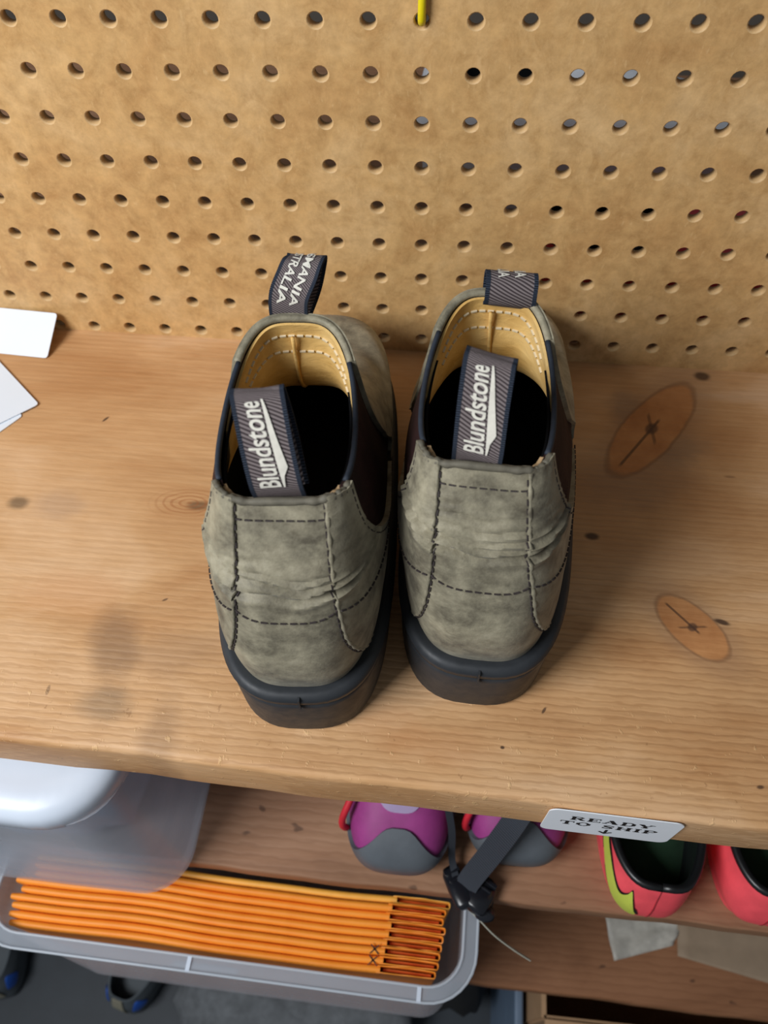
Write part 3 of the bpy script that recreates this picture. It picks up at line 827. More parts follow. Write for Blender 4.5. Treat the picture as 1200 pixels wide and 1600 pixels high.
def swoosh(S, T):
    # curved tick on the outer side: u is negative (towards -x), v up
    def smooth_line(pts, n=40): 
        return catmull(np.array(pts, float), np.linspace(0, 1, n))
    up = smooth_line([(-.018, .42), (-.026, .56), (-.040, .74), (-.045, .64), (-.060, .55), (-.088, .61), (-.122, .72), (-.162, .86), (-.198, .985)])
    dn = smooth_line([(-.013, .36), (-.014, .29), (-.024, .235), (-.046, .235), (-.074, .31), (-.106, .44), (-.145, .62), (-.186, .81), (-.220, .985)])
    for nm, off, grow, mat in (('tick_outline', .0006, .10, 'black_print'), ('tick_mark', .0009, 0.0, 'lime_print')):
        c = (up + dn) / 2; d = up - dn; ln = np.linalg.norm(d, axis=1, keepdims=True)
        g = d / np.maximum(ln, 1e-6) * (0.030 if grow else 0.0) * np.array([.30, 1.0])
        a, b = up + g, dn - g
        if grow: a[0] += (.004, 0); b[0] += (.004, 0)
        t = np.linspace(0, 1, 5)[:, None, None]
        uv = b[None] * (1 - t) + a[None] * t
        uv[..., 1] = np.clip(uv[..., 1], .02, .985)
        P = S.at(uv[..., 0], uv[..., 1], off)
        vs = list(P.reshape(-1, 3)); fs = grid_faces(40, 5)
        mesh_obj(nm, vs, fs, MAT[mat], T)

R_CLEAT = shoe_rings(.25, .0345, .041, .060, .120, .008)
low_shoe('football_shoe', 'coral red shoe with lime tick mark and black collar below the white sticker', (0.1845, -0.3045, Z2), math.radians(-3), MAT['coral_red_shell'], MAT['black_collar'], MAT['dark_green_insole'], MAT['coral_red_shell'], 'pair of coral red shoes', R_CLEAT, swoosh, MAT['dark_seam'])
low_shoe('football_shoe', 'coral red shoe without visible mark, farther from the purple sandals', (0.2630, -0.3025, Z2), math.radians(-6), MAT['coral_red_shell'], MAT['black_collar'], MAT['dark_green_insole'], MAT['coral_red_shell'], 'pair of coral red shoes', R_CLEAT, None, MAT['dark_seam'])
R_HID = shoe_rings(.26, .034, .046, .075, .120, .020)
low_shoe('hidden_shoe', 'white shoe glimpsed through the pegboard holes', (-0.02, 0.19, 0.0), math.radians(-88), MAT['white_shoe_leather'], MAT['black_collar'], MAT['black_collar'], MAT['white_shoe_leather'], 'shoes behind the pegboard', shoe_rings(.26, .034, .046, .068, .120, .036))
low_shoe('hidden_shoe', 'red shoe glimpsed through the pegboard holes', (0.06, 0.055, 0.0), math.radians(-84), MAT['coral_red_shell'], MAT['black_collar'], MAT['black_collar'], MAT['black_collar'], 'shoes behind the pegboard', shoe_rings(.22, .034, .046, .060, .100, .012))

simple('purple_upper', srgb(146, 52, 122), 0.6, 0.12, 70, 0.15)
simple('grey_bumper', srgb(88, 94, 100), 0.5, 0.1, 60)
simple('lavender_trim', srgb(160, 142, 178), 0.6, 0.08, 60)
simple('pale_blue_trim', srgb(150, 184, 198), 0.6, 0.08, 60)
simple('red_loop', srgb(196, 32, 48), 0.6, 0.1, 90)
def sandal(label, loc, yaw, red_side):
    T = thing('closed_toe_sandal', label, 'sandal', loc, yaw, 'pair of purple sandals')
    L = .235
    rings = [dict(yb=.006, yf=L - .004, wb=.032, wm=.032, wf=.044, zb=.012, zm=.010, zf=.010),
             dict(yb=.000, yf=L, wb=.037, wm=.037, wf=.0500, zb=.028, zm=.026, zf=.024),
             dict(yb=.002, yf=L * .985, wb=.037, wm=.037, wf=.0490, zb=.045, zm=.042, zf=.040),
             dict(yb=.006, yf=L * .90, wb=.034, wm=.035, wf=.040, zb=.058, zm=.056, zf=.056),
             dict(yb=.010, yf=L * .70, wb=.030, wm=.031, wf=.030, zb=.070, zm=.068, zf=.076)]
    S = Last(rings, .6, .58)
    patch(S, 'upper', MAT['purple_upper'], T, 0.0, 1.0, 0.0, 1, 90, 30, 0, .002)
    hi = lambda a: .26 + .48 * math.exp(-((a - .5) / .16) ** 2)
    patch(S, 'toe_bumper', MAT['grey_bumper'], T, .30, .70, .0, hi, 60, 20, .0028, .0028)
    us = np.linspace(0, 1, 70, endpoint=False)
    ring = S.at(us, np.zeros_like(us), .003); lo = ring.copy(); lo[:, 2] = .0005
    mid = S.at(us, np.full_like(us, .1), .003)
    mb = MB(); mb.loft([list(lo), list(ring), list(mid)]); mb.obj('outsole', MAT['grey_bumper'], T)
    patch(S, 'toe_trim', MAT['lavender_trim'], T, .43, .57, lambda a: .93 - .13 * math.cos((a - .5) * 3), lambda a: .97 - .12 * math.cos((a - .5) * 3), 30, 6, .0012, .0012)
    for sg in (.30, .70):
        patch(S, 'side_trim', MAT['pale_blue_trim'], T, sg - .012, sg + .012, .05, .8, 6, 24, .0014, .0014)
    vv = np.linspace(.35, .95, 12)
    mb = MB(); mb.tube(S.at(np.full_like(vv, red_side) + .02 * (vv - .4), vv, .003 + .0065 * np.sin((vv - .35) / .6 * np.pi)), .0026, 8); mb.obj('pull_loop', MAT['red_loop'], T)
    patch(S, 'foot_opening', MAT['black_collar'], T, 0.0, 1.0, .985, 1.0, 60, 4, -.0005, .004)
    us = np.linspace(0, 1, 60, endpoint=False)
    r2 = S.at(us, np.full_like(us, .8), -.003); r2[:, 2] = .03
    mb = MB(); mb.add(list(r2), [tuple(range(60))]); mb.obj('footbed', MAT['black_collar'], T)
    return T
sandal('purple sandal with grey rubber toe beside the translucent boxes', (0.0085, -0.288 + 0.232, Z2), math.radians(180), .395)
sandal('purple sandal with grey rubber toe partly behind the black strap', (0.098, -0.274 + 0.232, Z2), math.radians(179), .41)

# ---------------------------------------------------------------- black strap, buckle and clear tag
def make_strap_web():
    t = NT('black_strap_webbing'); v = t.coord('UV'); u, w, _ = t.sep(v)
    n = t.math('SINE', t.math('MULTIPLY', w, 60.0))
    t.set(t.ramp(t.math('MULTIPLY_ADD', n, .5, .5), [(0, srgb(40, 44, 50)), (1, srgb(62, 66, 74))]), .75, spec=.2); t.bump(n, .2, .0004)
    return t.mat
STRAP = make_strap_web()
simple('black_plastic', srgb(24, 26, 32), 0.28, 0.1, 60)
simple('clear_tag', srgb(206, 206, 190), 0.35, 0.05, 60)
T = thing('strap_with_buckle', 'black webbing strap with plastic buckle dangling over the shelf edge', 'strap', tuple(on_z(735, 1390, Z2)))
o0 = np.array(T.location)
pa = [on_z(818, 1262, -.150), on_z(796, 1295, -.168), on_z(766, 1335, -.200), on_z(738, 1370, -.228), on_z(724, 1392, -.240)]
F_, L_ = ribbon_fn([p - o0 for p in pa], .0165, (.72, -.62, .05))
ribbon_obj('webbing', F_, L_, .0165, STRAP, T, .0016)
pb_ = [on_z(700, 1262, -.18), on_z(706, 1300, -.205), on_z(706, 1340, -.235), on_z(712, 1372, -.240)]
F_, L_ = ribbon_fn([p - o0 for p in pb_], .005, (1, .2, -.1))
ribbon_obj('webbing', F_, L_, .005, STRAP, T, .0012)
def buckle(name, c, size, ang, tiltx=0.0, prongs=False):
    R_ = np.array(Matrix.Rotation(ang, 3, 'Z') @ Matrix.Rotation(tiltx, 3, 'X'))
    mb = MB(); w, l, t = size
    rings = []
    for k, (f, e) in enumerate([(-.5, .6), (-.42, .95), (0, 1.0), (.35, .9), (.5, .62)]):
        rings.append([R_ @ q + c for q in [np.array([math.cos(a) * w / 2 * e * (1 if abs(math.cos(a)) < .9 else 1), f * l, math.sin(a) * t / 2 * e]) for a in np.linspace(0, 2 * math.pi, 16, endpoint=False)]])
    mb.loft(rings); b = mb.obj(name, MAT['black_plastic'], T)
    mb = MB(); mb.box(R_ @ np.array([0, l * .33, t * .45]) + c, (w * .75, l * .12, t * .4), R_); mb.box(R_ @ np.array([0, l * .12, t * .5]) + c, (w * .6, l * .08, t * .25), R_)
    mb.obj('strap_bar', MAT['black_plastic'], b, smooth=False, bevel=.0005)
    return b
buckle('buckle_half', on_z(716, 1386, -.241) - o0, (.016, .032, .009), math.radians(28), math.radians(-18))
buckle('buckle_half', on_z(750, 1398, -.240) - o0, (.020, .026, .012), math.radians(-30), math.radians(-10))
buckle('slider', on_z(757, 1424, -.250) - o0, (.015, .018, .010), math.radians(-8), math.radians(-60))
pts = [on_z(716, 1407, -.246), on_z(742, 1430, -.262), on_z(770, 1459, -.282), on_z(800, 1482, -.302), on_z(828, 1500, -.322)]
F_, L_ = ribbon_fn(pts, .0022, (.6, -.8, .2))
tg = ribbon_obj('tag_fastener', F_, L_, .0022, MAT['clear_tag'], None, .0008, na=3, ns=24)
tag(tg, 'thin clear plastic tag tail curving down from the black buckle', 'tag')

# ---------------------------------------------------------------- plastic bins
def make_plastic(name, c, opac, rough=.25):
    t = NT(name)
    t.set(c, rough, spec=.5)
    tr = t.node('ShaderNodeBsdfTransparent'); tr.inputs[0].default_value = (0.95, 0.96, 0.97, 1)
    tl = t.node('ShaderNodeBsdfTranslucent'); tl.inputs[0].default_value = c
    m1 = t.node('ShaderNodeMixShader'); m1.inputs[0].default_value = .35
    t.l.new(t.b.outputs[0], m1.inputs[1]); t.l.new(tl.outputs[0], m1.inputs[2])
    m2 = t.node('ShaderNodeMixShader')
    n = t.noise(t.coord(), 18, 3)
    f = t.math('ADD', opac - .08, t.math('MULTIPLY', n, .16))
    t.l.new(f, m2.inputs[0]); t.l.new(tr.outputs[0], m2.inputs[1]); t.l.new(m1.outputs[0], m2.inputs[2])
    t.l.new(m2.outputs[0], t.out.inputs[0])
    return t.mat
CLEAR = make_plastic('cloudy_clear_plastic', srgb(230, 236, 246), .36)
CLEAR2 = make_plastic('frosted_rim_plastic', srgb(206, 214, 224), .42)
CLEAR3 = make_plastic('frosted_bead_plastic', srgb(222, 230, 238), .75)
simple('white_lid_plastic', srgb(206, 216, 230), 0.35, 0.02, 20)

def bin_body(name, T, hx, hy, h, r, taper, mat, th=.0016):
    mb = MB()
    zs = [(0, -taper), (.004, -taper + .003)] + [(h * k, -taper * (1 - k) + .003 * (1 - k)) for k in (.3, .6, 1.0)]
    rings = [round_rect(0, 0, hx + g - .004, hy + g - .004, r, 0) for g in (-taper,)]
    rings += [round_rect(0, 0, hx + g, hy + g, r, z) for z, g in zs[1:]]
    ins = [round_rect(0, 0, hx + g - th, hy + g - th, r, max(z, th)) for z, g in zs[:0:-1]]
    mb.loft(rings + ins, True, True)
    o = mb.obj(name, mat, T); return shade_auto(o, 55)
def bin_rim(name, T, hx, hy, z, r, w, drop, mat, th=.0016):
    mb = MB()
    sec = [(0, 0), (w, 0), (w, -drop), (w - th, -drop), (w - th, -th), (0, -th)]
    rings = [round_rect(0, 0, hx + a, hy + a, r + a, z + b) for a, b in sec]
    n = len(rings[0]); vs = [v for q in rings for v in q]; fs = []
    m = len(rings)
    for i in range(m):
        for j in range(n):
            a, b = i, (i + 1) % m
            fs.append((a * n + j, a * n + (j + 1) % n, b * n + (j + 1) % n, b * n + j))
    mb.add(vs, [f[::-1] for f in fs]); o = mb.obj(name, mat, T); return shade_auto(o, 40)

# lower open bin with the mailers
BX0, BX1, BY0, BY1, BZ = -0.294, 0.064, -0.3555, -0.150, Z3
yaw_b = math.radians(-1.2)
T = thing('open_storage_bin', 'frosted open plastic bin holding a row of orange mailers', 'bin', ((BX0 + BX1) / 2, (BY0 + BY1) / 2, BZ), yaw_b)
T.rotation_euler = (math.radians(-1.7), 0, yaw_b); T.location.y -= .0066; T.location.z += .0035
hx, hy = (BX1 - BX0) / 2, (BY1 - BY0) / 2
bin_body('bin_wall', T, hx, hy, .236, .026, .001, CLEAR)
bin_rim('rim', T, hx - .0005, hy - .0005, .238, .026, .0105, .006, CLEAR2)
for g_, nm in ((-.0002, 'inner_bead'), (.0098, 'outer_bead')):
    rp = round_rect(0, 0, hx + g_, hy + g_, .026 + g_, .2382); mb = MB(); mb.tube(rp + rp[:1], .0011, 8, False); mb.obj(nm, CLEAR3, T)
for xx in (hx - .030, -.02):
    mb = MB(); mb.box((xx, -hy - .0052, .2385), (.0030, .0100, .0014)); mb.obj('rim_rib', MAT['white_lid_plastic'], T, smooth=False)
mb = MB(); mb.box((-.012, -hy - .0035, .215), (.05, .004, .006)); mb.obj('handle_lug', CLEAR2, T, smooth=False, bevel=.001)

def make_mailer_mat():
    t = NT('orange_padded_paper'); v = t.coord()
    n = t.noise(v, 50, 4); m = t.noise(t.mapping(v, (8, 60, 60)), 1, 3)
    t.set(t.ramp(t.math('MULTIPLY_ADD', n, .5, t.math('MULTIPLY', m, .5)), [(.3, srgb(240, 136, 34)), (.7, srgb(252, 160, 54))]), .5, spec=.4)
    t.bump(n, .15, .001)
    return t.mat
MAILER = make_mailer_mat()
simple('orange_paper_inside', srgb(226, 110, 30), .6, .1, 60)
simple('amber_kraft_paper', srgb(246, 176, 70), .5, .08, 60)
NM = 9
ord_ = ['first', 'second', 'third', 'fourth', 'fifth', 'sixth', 'seventh', 'eighth', 'last']
ztop = -.2840
for k in range(NM):
    rng = random.Random(40 + k)
    y0 = -.3015 - k * .00600 + rng.uniform(-.0001, .0001)
    x1 = .0500 - .0007 * k + rng.uniform(-.0025, .0012); x0 = -.286 + rng.uniform(-.002, .006) + (.012 if k < 3 else 0)
    h = .225; zt = ztop + rng.uniform(-.002, .002)
    lab = ('amber padded mailer standing in the bin nearest the brown shelf edge', 'orange padded mailer directly in front of the amber mailer', 'orange padded mailer, second in front of the amber mailer', 'orange padded mailer, third in front of the amber mailer', 'orange padded mailer at the middle of the row of nine', 'orange padded mailer next behind the two with printed stars', 'orange padded mailer with printed star, farther from the frosted front rim', 'orange padded mailer with printed star, nearer the frosted front rim', 'orange padded mailer pressed against the frosted front rim')[k]
    T = thing('padded_mailer', lab, 'mailer', (0, y0, zt - h), yaw_b, 'orange mailers filed in the open bin')
    mat = MAT['amber_kraft_paper'] if k == 0 else MAILER
    xs = np.linspace(x0, x1 - .040, 40); mb = MB(); rings = []
    for x in xs:
        wv = .0008 * math.sin(x * 28 + .5) + .0003 * math.sin(x * 60)
        e = min(1, (x - x0) / .012 + .75); hw = .0028 * e
        sec = [(-hw * .9, 0)] + [(-hw * math.cos(a), h - .003 + .003 * math.sin(a)) for a in np.linspace(0, math.pi, 9)] + [(hw * .9, 0)]
        rings.append([np.array([x, wv + p, q - .0015 * (1 - e)]) for p, q in sec])
    mb.loft(rings); bo = mb.obj('padded_body', mat, T); shade_auto(bo, 60)
    # the open end: a flattened loop of paper with its mouth showing
    xs = np.linspace(x1 - .043, x1, 22); ol, oi = [], []
    for x in xs:
        q = (x - xs[0]) / (xs[-1] - xs[0]); wv = .0008 * math.sin(x * 28 + .5) + .0003 * math.sin(x * 60)
        hw = .0025 + .0003 * math.sin(q * math.pi); ol.append((x, wv, hw))
    path = [(x, y + w) for x, y, w in ol] + [(xs[-1] + .0012 * math.cos(a), ol[-1][1] + ol[-1][2] * math.sin(a)) for a in np.linspace(math.pi / 2, -math.pi / 2, 7)[1:-1]] + [(x, y - w) for x, y, w in ol[::-1]]
    P_ = np.array(path); 
    T_ = np.gradient(P_, axis=0); T_ /= np.linalg.norm(T_, axis=1)[:, None] + 1e-9; N_ = np.stack([T_[:, 1], -T_[:, 0]], 1)
    zt_l = h - .0005 + .0006 * np.sin(np.arange(len(P_)) * .7 + k)
    G0 = np.stack([np.column_stack([P_, np.zeros(len(P_))]), np.column_stack([P_, zt_l])])
    Pi = P_ + N_ * .0007
    G1 = np.stack([np.column_stack([Pi, np.zeros(len(P_))]), np.column_stack([Pi, zt_l])])
    vs, fs = shell(G0, G1); oo = mesh_obj('open_end', vs, fs, mat, T); shade_auto(oo, 40)
    mb = MB(); mb.box((x1 - .020, ol[10][1], h / 2 - .003), (.036, .0018, h - .010)); mb.obj('inner_fold', MAT['orange_paper_inside'], T, smooth=False)
    if k in (6, 7):
        mb = MB()
        for a in range(4):
            mb.box((x1 - .048 + .0002 * a, (.0006 if k == 6 else -.0006), h + .0004), (.009 if a % 2 else .0012, .0008, .0003), np.array(Matrix.Rotation(a * math.pi / 4, 3, 'Z')))
        mb.obj('printed_star', MAT['black_print'], T, smooth=False)

# upper lidded box
LX, LY = -0.2555, -0.2440
T = thing('lidded_storage_box', 'cloudy translucent box with white rounded lid under the pine shelf', 'box', (-0.2555, -0.2440, Z2), math.radians(-1))
bin_body('box_wall', T, .1090, .0705, .186, .034, -.0015, CLEAR)
mb = MB()
lr = [round_rect(0, 0, .1095, .0715, .043, .182), round_rect(0, 0, .1110, .0730, .045, .184), round_rect(0, 0, .1110, .0730, .045, .196), round_rect(0, 0, .1090, .0710, .044, .2015), round_rect(0, 0, .1040, .0660, .040, .2045), round_rect(0, 0, .0960, .0580, .034, .2055), round_rect(0, 0, .092, .054, .032, .2045)]
mb.loft(lr); lo_ = mb.obj('lid', MAT['white_lid_plastic'], T)
simple('blue_grey_bag', srgb(150, 160, 176), .45, .25, 40, .4)
simple('lime_cloth', srgb(176, 214, 96), .7, .1, 40)
def lump(name, c, size, mat, label, cat, seed, sq=.6, group=None):
    rng = np.random.RandomState(seed); ph = rng.rand(9) * 6
    nu, nv = 40, 20; vs = []
    for j in range(nv):
        b = -math.pi / 2 + math.pi * j / (nv - 1)
        for i in range(nu):
            a = 2 * math.pi * i / nu
            sp = lambda t: math.copysign(abs(t) ** sq, t)
            x, y, z = sp(math.cos(a)) * sp(math.cos(b)), sp(math.sin(a)) * sp(math.cos(b)), sp(math.sin(b))
            k = 1 + .05 * math.sin(5 * x + ph[0] + 3 * z) + .05 * math.sin(7 * y + ph[1]) + .03 * math.sin(13 * x + 9 * y + ph[2])
            vs.append((c[0] + x * size[0] / 2 * k, c[1] + y * size[1] / 2 * k, c[2] + z * size[2] / 2 * (k if z > 0 else 1)))
    o = mesh_obj(name, vs, grid_faces(nu, nv, True), mat); return tag(o, label, cat, group)
lump('plastic_bag', (-.262, -.242, Z2 + .060), (.17, .10, .11), MAT['blue_grey_bag'], 'crumpled blue grey bag inside the lidded translucent box', 'bag', 2)
lump('folded_cloth', (-.330, -.292, Z2 + .018), (.05, .022, .028), MAT['lime_cloth'], 'small lime green cloth inside the lidded translucent box', 'cloth', 6)

# ---------------------------------------------------------------- sticker on the shelf edge
simple('white_sticker', srgb(238, 243, 250), 0.4, 0.02, 30)
GLY = {  # strokes (x0,y0,x1,y1,width); unit height, slab serifs included
    'R': (1.0, [(.22, 0, .22, 1, .24), (.02, .05, .46, .05, .10), (.02, .95, .6, .95, .10), (.6, .95, .78, .82, .12), (.78, .82, .78, .68, .18), (.78, .66, .6, .53, .12), (.22, .52, .62, .52, .10), (.52, .5, .82, .06, .22), (.78, .05, 1.0, .05, .10)]),
    'E': (.9, [(.22, 0, .22, 1, .24), (.02, .05, .85, .05, .10), (.02, .95, .82, .95, .10), (.22, .5, .6, .5, .09), (.84, .0, .84, .3, .08), (.8, .7, .8, 1, .08), (.6, .36, .6, .64, .07)]),
    'A': (1.05, [(.5, 1, .16, .05, .08), (.46, 1, .84, .05, .26), (.26, .34, .72, .34, .08), (0, .05, .34, .05, .10), (.62, .05, 1.04, .05, .10)]),
    'D': (1.0, [(.22, 0, .22, 1, .24), (.02, .05, .6, .05, .10), (.02, .95, .6, .95, .10), (.6, .95, .82, .74, .13), (.82, .76, .82, .24, .24), (.82, .26, .6, .05, .13)]),
    'Y': (1.05, [(.5, .45, .5, 0, .24), (.16, .95, .5, .44, .24), (.86, .95, .56, .44, .09), (.28, .05, .72, .05, .10), (0, .95, .38, .95, .10), (.68, .95, 1.04, .95, .10)]),
    'T': (.95, [(.47, 0, .47, 1, .24), (.02, .95, .92, .95, .10), (.25, .05, .7, .05, .10), (.05, .66, .05, 1, .08), (.89, .66, .89, 1, .08)]),
    'O': (1.0, [(.16, .72, .16, .28, .24), (.84, .72, .84, .28, .24), (.18, .72, .4, .95, .13), (.38, .95, .62, .95, .10), (.6, .95, .82, .72, .13), (.18, .28, .4, .05, .13), (.38, .05, .62, .05, .10), (.6, .05, .82, .28, .13)]),
    'S': (.85, [(.74, .92, .74, .66, .08), (.72, .84, .5, .95, .10), (.5, .95, .26, .92, .12), (.2, .9, .2, .62, .18), (.2, .64, .66, .4, .24), (.66, .42, .66, .14, .18), (.62, .08, .38, .05, .12), (.38, .05, .14, .16, .10), (.12, .08, .12, .36, .08)]),
    'H': (1.05, [(.22, 0, .22, 1, .24), (.82, 0, .82, 1, .24), (.22, .5, .82, .5, .10), (.02, .05, .42, .05, .10), (.02, .95, .42, .95, .10), (.62, .05, 1.02, .05, .10), (.62, .95, 1.02, .95, .10)]),
    'I': (.5, [(.24, 0, .24, 1, .24), (.02, .05, .46, .05, .10), (.02, .95, .46, .95, .10)]),
    'P': (.95, [(.22, 0, .22, 1, .24), (.02, .05, .48, .05, .10), (.02, .95, .6, .95, .10), (.6, .95, .8, .8, .12), (.8, .82, .8, .62, .22), (.8, .62, .6, .47, .12), (.22, .47, .62, .47, .10)]),
    ' ': (.5, [])}
def slab_text(mb, body, cx, cz, size, sx, place):
    tot = sum(GLY[c][0] + .10 for c in body) - .10; x = -tot / 2
    for c in body:
        adv, st = GLY[c]
        for (a, b, c2, d, w) in st:
            p, q = np.array([a, b]), np.array([c2, d]); t = (q - p) / np.linalg.norm(q - p); n = np.array([-t[1], t[0]]) * w / 2
            quad = [p - n, q - n, q + n, p + n]
            mb.add([place(cx + (x + k[0]) * size * sx, cz + k[1] * size) for k in quad], [(0, 1, 2, 3)])
        x += adv + .10
xa, xb = on_y(853, 1274, -.297)[0], on_y(1060, 1297, -.300)[0]
TL, TR_, BR, BL = on_y(860, 1256, FRONT1(.08) - .001), on_y(1072, 1281, FRONT1(.13) - .001), on_y(1048, 1313, FRONT1(.13) - .001), on_y(846, 1292, FRONT1(.08) - .001)
sx0, sx1 = (TL[0] + BL[0]) / 2, (TR_[0] + BR[0]) / 2
zt_, zb_ = -.0015, -.0400
T = thing('shelf_label', 'white rounded sticker reading READY TO SHIP on the pine shelf edge', 'sticker', ((sx0 + sx1) / 2, FRONT1((sx0 + sx1) / 2) - .0012, (zt_ + zb_) / 2), math.atan(-.0245))
hw, hh = (sx1 - sx0) / 2, (zt_ - zb_) / 2
def srect(y): return [np.array([p[0], y, p[1]]) for p in round_rect(0, 0, hw, hh, .005, 0, 6)]
mb = MB(); mb.loft([srect(.0003), srect(-.0002)]); so_ = mb.obj('paper', MAT['white_sticker'], T); shade_auto(so_, 40)
mb = MB()
pl = lambda x, z: np.array([x, -.0004, z])
slab_text(mb, 'READY', -.0005, .0050, .0060, 1.25, pl); slab_text(mb, 'TO SHIP', -.0005, -.0042, .0060, 1.25, pl)
for (a, b, c2, d, w) in [(0, -.0068, 0, -.0135, .0014), (-.0032, -.0108, .0003, -.0142, .0012), (.0032, -.0108, -.0003, -.0142, .0012)]:
    p, q = np.array([a, b]), np.array([c2, d]); t_ = (q - p) / np.linalg.norm(q - p); n_ = np.array([-t_[1], t_[0]]) * w / 2
    mb.add([pl(*k) for k in (p - n_, q - n_, q + n_, p + n_)], [(0, 1, 2, 3)])
mb.obj('printed_words', MAT['black_print'], T, smooth=False)

# ---------------------------------------------------------------- white cards on the shelf
simple('white_card', srgb(226, 234, 244), 0.45, 0.015, 20)
def card(pts3, label, thick=.0005):
    a = np.array(pts3); n = np.cross(a[1] - a[0], a[3] - a[0]); n /= np.linalg.norm(n)
    if n[2] < 0: n = -n
    # rounded corners
    out = []
    c = a.mean(0)
    for i in range(4):
        p, q, r_ = a[i - 1], a[i], a[(i + 1) % 4]
        d1, d2 = (p - q) / np.linalg.norm(p - q), (r_ - q) / np.linalg.norm(r_ - q); r0 = .0025
        for t in np.linspace(0, 1, 5): out.append(q + d1 * r0 * (1 - t) ** 2 + d2 * r0 * t ** 2)
    mb = MB(); m = len(out)
    mb.add([p for p in out] + [p + n * thick for p in out], [tuple(range(m))[::-1], tuple(range(m, 2 * m))] + [(i, (i + 1) % m, (i + 1) % m + m, i + m) for i in range(m)])
    o = mb.obj('paper_card', MAT['white_card'], None, smooth=False)
    return tag(o, label, 'card', 'blank white cards on the shelf')
p1, p2 = on_y(90, 490, -.003), on_z(74, 560, .0006)
ex = np.array([-.062, .004, -.001])
card([p2, p1, p1 + ex * 1.0, p2 + ex * 1.0], 'white card tilted up against the pegboard')
q1, q2 = on_z(61, 632, .0012), on_z(-2, 564, .0012)
dn_ = on_z(0, 662, .0012) - q1; dn_ /= np.linalg.norm(dn_)
d0 = (q2 - q1) / np.linalg.norm(q2 - q1)
card([q1, q1 + d0 * .088, q1 + d0 * .088 + dn_ * .052, q1 + dn_ * .052], 'white card lying flat on top of another card')
off_ = on_z(36, 646, .0004) - q1; off_[2] = -.0009
d1 = np.array([d0[0] * math.cos(.12) - d0[1] * math.sin(.12), d0[0] * math.sin(.12) + d0[1] * math.cos(.12), 0])
e1 = np.array([-d1[1], d1[0], 0]); e1 = e1 if e1 @ dn_ > 0 else -e1
b0 = on_z(36, 650, .0003)
card([b0, b0 + d1 * .080, b0 + d1 * .080 + e1 * .05, b0 + e1 * .05], 'white card lying mostly under another card')

# ---------------------------------------------------------------- yellow peg in the top row
simple('yellow_plastic', srgb(232, 212, 20), 0.35, 0.05, 60)
hp = np.array([-0.00650366, 0, 0.21480546])
T = thing('peg_hook', 'yellow peg hook standing in a top row pegboard hole', 'hook', tuple(hp))
mb = MB(); mb.tube([(0, .012, -.0005), (0, .004, -.0003), (0, -.0015, .0004), (0, -.0028, .0025), (0, -.0032, .006), (0, -.0034, .035)], .0019, 12); mb.obj('hook_wire', MAT['yellow_plastic'], T)
mb = MB(); mb.tube([(0, -.0034, .034), (0, -.006, .039), (0, -.016, .040), (0, -.028, .0395), (0, -.032, .044)], .0019, 12); mb.obj('hook_arm', MAT['yellow_plastic'], T)

# ---------------------------------------------------------------- papers on the lowest shelf
simple('crumpled_white_plastic', srgb(186, 182, 172), .5, .18, 90)
simple('kraft_paper', srgb(150, 130, 108), .7, .08, 50)
def sheet(name, pix, Z, mat, label, cat, bumpy, n=14, lift=.004):
    C4 = [on_z(x, y, Z) for x, y in pix]; vs = []
    for j in range(n):
        for i in range(n):
            a, b = i / (n - 1), j / (n - 1)
            p = C4[0] * (1 - a) * (1 - b) + C4[1] * a * (1 - b) + C4[2] * a * b + C4[3] * (1 - a) * b
            p = p + np.array([0, 0, .0008 + lift * abs(math.sin(a * 7 + b * 4 + 1)) * abs(math.sin(b * 5 + a * 2)) * bumpy])
            vs.append(p)
    G0 = np.array(vs).reshape(n, n, 3); G1 = G0 - np.array([0, 0, .0004])
    v_, f_ = shell(G0, G1); o = mesh_obj(name, v_, f_, mat); return tag(o, label, cat)
sheet('crumpled_wrapper', [(942, 1420), (1068, 1436), (1050, 1478), (958, 1502)], Z3, MAT['crumpled_white_plastic'], 'crumpled whitish wrapper on the dark brown shelf below the red shoes', 'wrapper', 1.0)
sheet('kraft_sheet', [(1058, 1440), (1290, 1462), (1280, 1560), (1058, 1494)], Z3, MAT['kraft_paper'], 'flat tan paper sheet on the dark brown shelf below the red shoes', 'paper', .3)

# ---------------------------------------------------------------- things on the floor
simple('cardboard', srgb(176, 140, 104), .75, .1, 30)
simple('cardboard_inside', srgb(120, 92, 66), .8, .1, 30)
zb2 = -.60
c0 = on_z(850, 1590, zb2)
T = thing('cardboard_box', 'open brown cardboard box standing on the floor under the shelves', 'box', (c0[0] + .20, c0[1] + .16, ZF), 0)
for (c_, s_) in [((0, -.16, .19), (.40, .005, .38)), ((0, .16, .19), (.40, .005, .38)), ((-.2, 0, .19), (.005, .32, .38)), ((.2, 0, .19), (.005, .32, .38)), ((0, 0, .004), (.40, .32, .005))]:
    mb = MB(); mb.box(c_, s_); mb.obj('carton_panel', MAT['cardboard'], T, smooth=False)
mb = MB(); mb.box((-.010, -.205, .375), (.38, .09, .005), np.array(Matrix.Rotation(math.radians(12), 3, 'X'))); mb.obj('carton_flap', MAT['cardboard'], T, smooth=False)
simple('blue_grey_plastic', srgb(104, 124, 148), .5, .08, 30)
ps = on_z(811, 1575, -.70)
mb = MB(); mb.box((ps[0], ps[1] + .08, (ZF - .70) / 2), (.010, .26, -.70 - ZF)); pp = mb.obj('tote_lid', MAT['blue_grey_plastic'], None, smooth=False, bevel=.003)
tag(pp, 'blue grey plastic lid standing on edge beside the cardboard box', 'lid')
simple('grey_sandal_foam', srgb(84, 92, 98), .6, .1, 30)
simple('blue_sandal_strap', srgb(40, 92, 190), .5, .1, 30)
simple('tan_sandal_trim', srgb(150, 146, 128), .6, .1, 30)
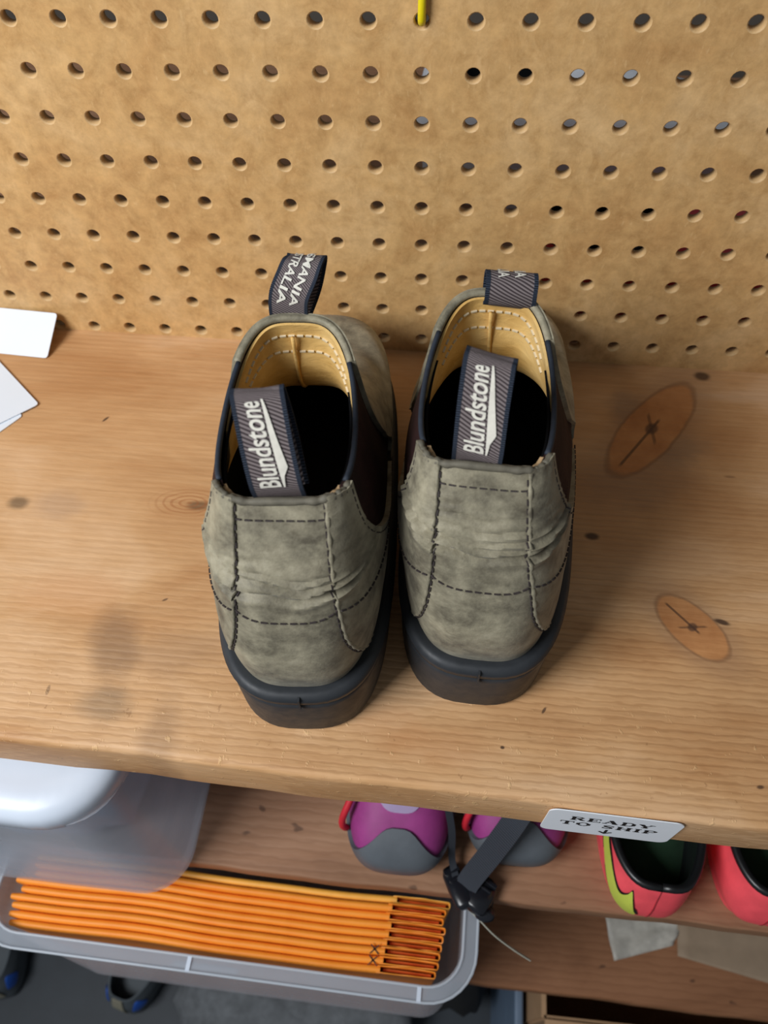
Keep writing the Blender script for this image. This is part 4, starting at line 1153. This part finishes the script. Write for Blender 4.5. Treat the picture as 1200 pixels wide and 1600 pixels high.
def floor_sandal(px_, py_, yaw, label):
    p = on_z(px_, py_, ZF)
    T = thing('sport_sandal', label, 'sandal', (p[0], p[1], ZF), yaw, 'grey and blue sandals on the floor')
    S = Last([dict(yb=.004, yf=.246, wb=.036, wm=.036, wf=.046, zb=0.0005, zm=.0005, zf=.0005), dict(yb=0, yf=.25, wb=.039, wm=.039, wf=.049, zb=.014, zm=.012, zf=.012),
              dict(yb=.002, yf=.248, wb=.039, wm=.039, wf=.048, zb=.034, zm=.026, zf=.024)], .6, .62)
    us = np.linspace(0, 1, 60, endpoint=False)
    mb = MB(); mb.loft([list(S.raw(us, np.full_like(us, v))) for v in np.linspace(0, 1, 7)]); b = mb.obj('footbed', MAT['grey_sandal_foam'], T); shade_auto(b, 60)
    S2 = Last([dict(yb=.002, yf=.248, wb=.040, wm=.040, wf=.048, zb=.030, zm=.024, zf=.022), dict(yb=.004, yf=.235, wb=.041, wm=.041, wf=.046, zb=.055, zm=.045, zf=.044), dict(yb=.012, yf=.20, wb=.034, wm=.036, wf=.036, zb=.078, zm=.066, zf=.062)], .6, .62)
    patch(S2, 'heel_cup', MAT['grey_sandal_foam'], T, -.2, .2, 0, 1, 40, 16, 0, .003)
    patch(S2, 'toe_cover', MAT['grey_sandal_foam'], T, .33, .67, 0, 1, 40, 16, 0, .003)
    for sg in (1, -1):
        patch(S2, 'blue_insert', MAT['blue_sandal_strap'], T, sg * .07 - .03, sg * .07 + .03, lambda a: .35 - .2 * math.sin(a * math.pi), lambda a: .40 + .38 * math.sin(a * math.pi), 16, 10, .002, .002)
        patch(S2, 'blue_insert', MAT['blue_sandal_strap'], T, .5 + sg * .05 - .03, .5 + sg * .05 + .03, lambda a: .35 - .2 * math.sin(a * math.pi), lambda a: .40 + .38 * math.sin(a * math.pi), 16, 10, .002, .002)
    patch(S2, 'centre_trim', MAT['tan_sandal_trim'], T, -.012, .012, .0, 1, 8, 20, .0024, .002)
    patch(S2, 'centre_trim', MAT['tan_sandal_trim'], T, .488, .512, .0, 1, 8, 20, .0024, .002)
    return T
floor_sandal(12, 1562, math.radians(20), 'grey sandal with blue inserts at the end of the open bin, on the floor')
floor_sandal(200, 1582, math.radians(-14), 'grey sandal with blue inserts below the middle of the open bin, on the floor')
simple('grey_fabric', srgb(104, 108, 112), .85, .25, 60, .4)
pg = on_z(455, 1612, ZF + .05)
lump('fabric_bag', (pg[0], pg[1] + .02, ZF + .062), (.32, .13, .12), MAT['grey_fabric'], 'slumped grey fabric bag on the floor under the open bin', 'bag', 11, .7)
simple('shade_black', srgb(16, 17, 19), .85, .3, 50, .3)  # near-black for the two lumps added to darken the floor
pk = on_z(95, 1478, ZF + .08)
lump('shade_lump', (pk[0] + .005, pk[1] + .05, ZF + .055), (.075, .10, .11), MAT['shade_black'], 'black lump added to darken the floor behind the blue grey sandals', 'bag', 21, .7)  # made-up lump standing in for the black shadow around the floor sandals
pk = on_z(735, 1560, ZF + .08)
lump('dark_gap_lump', (pk[0] - .030, pk[1] + .08, ZF + .11), (.12, .20, .22), MAT['shade_black'], 'black lump added to darken the floor between the open bin and the cardboard box', 'bag', 25, .7)  # made-up lump, added to make the gap beside the bin black
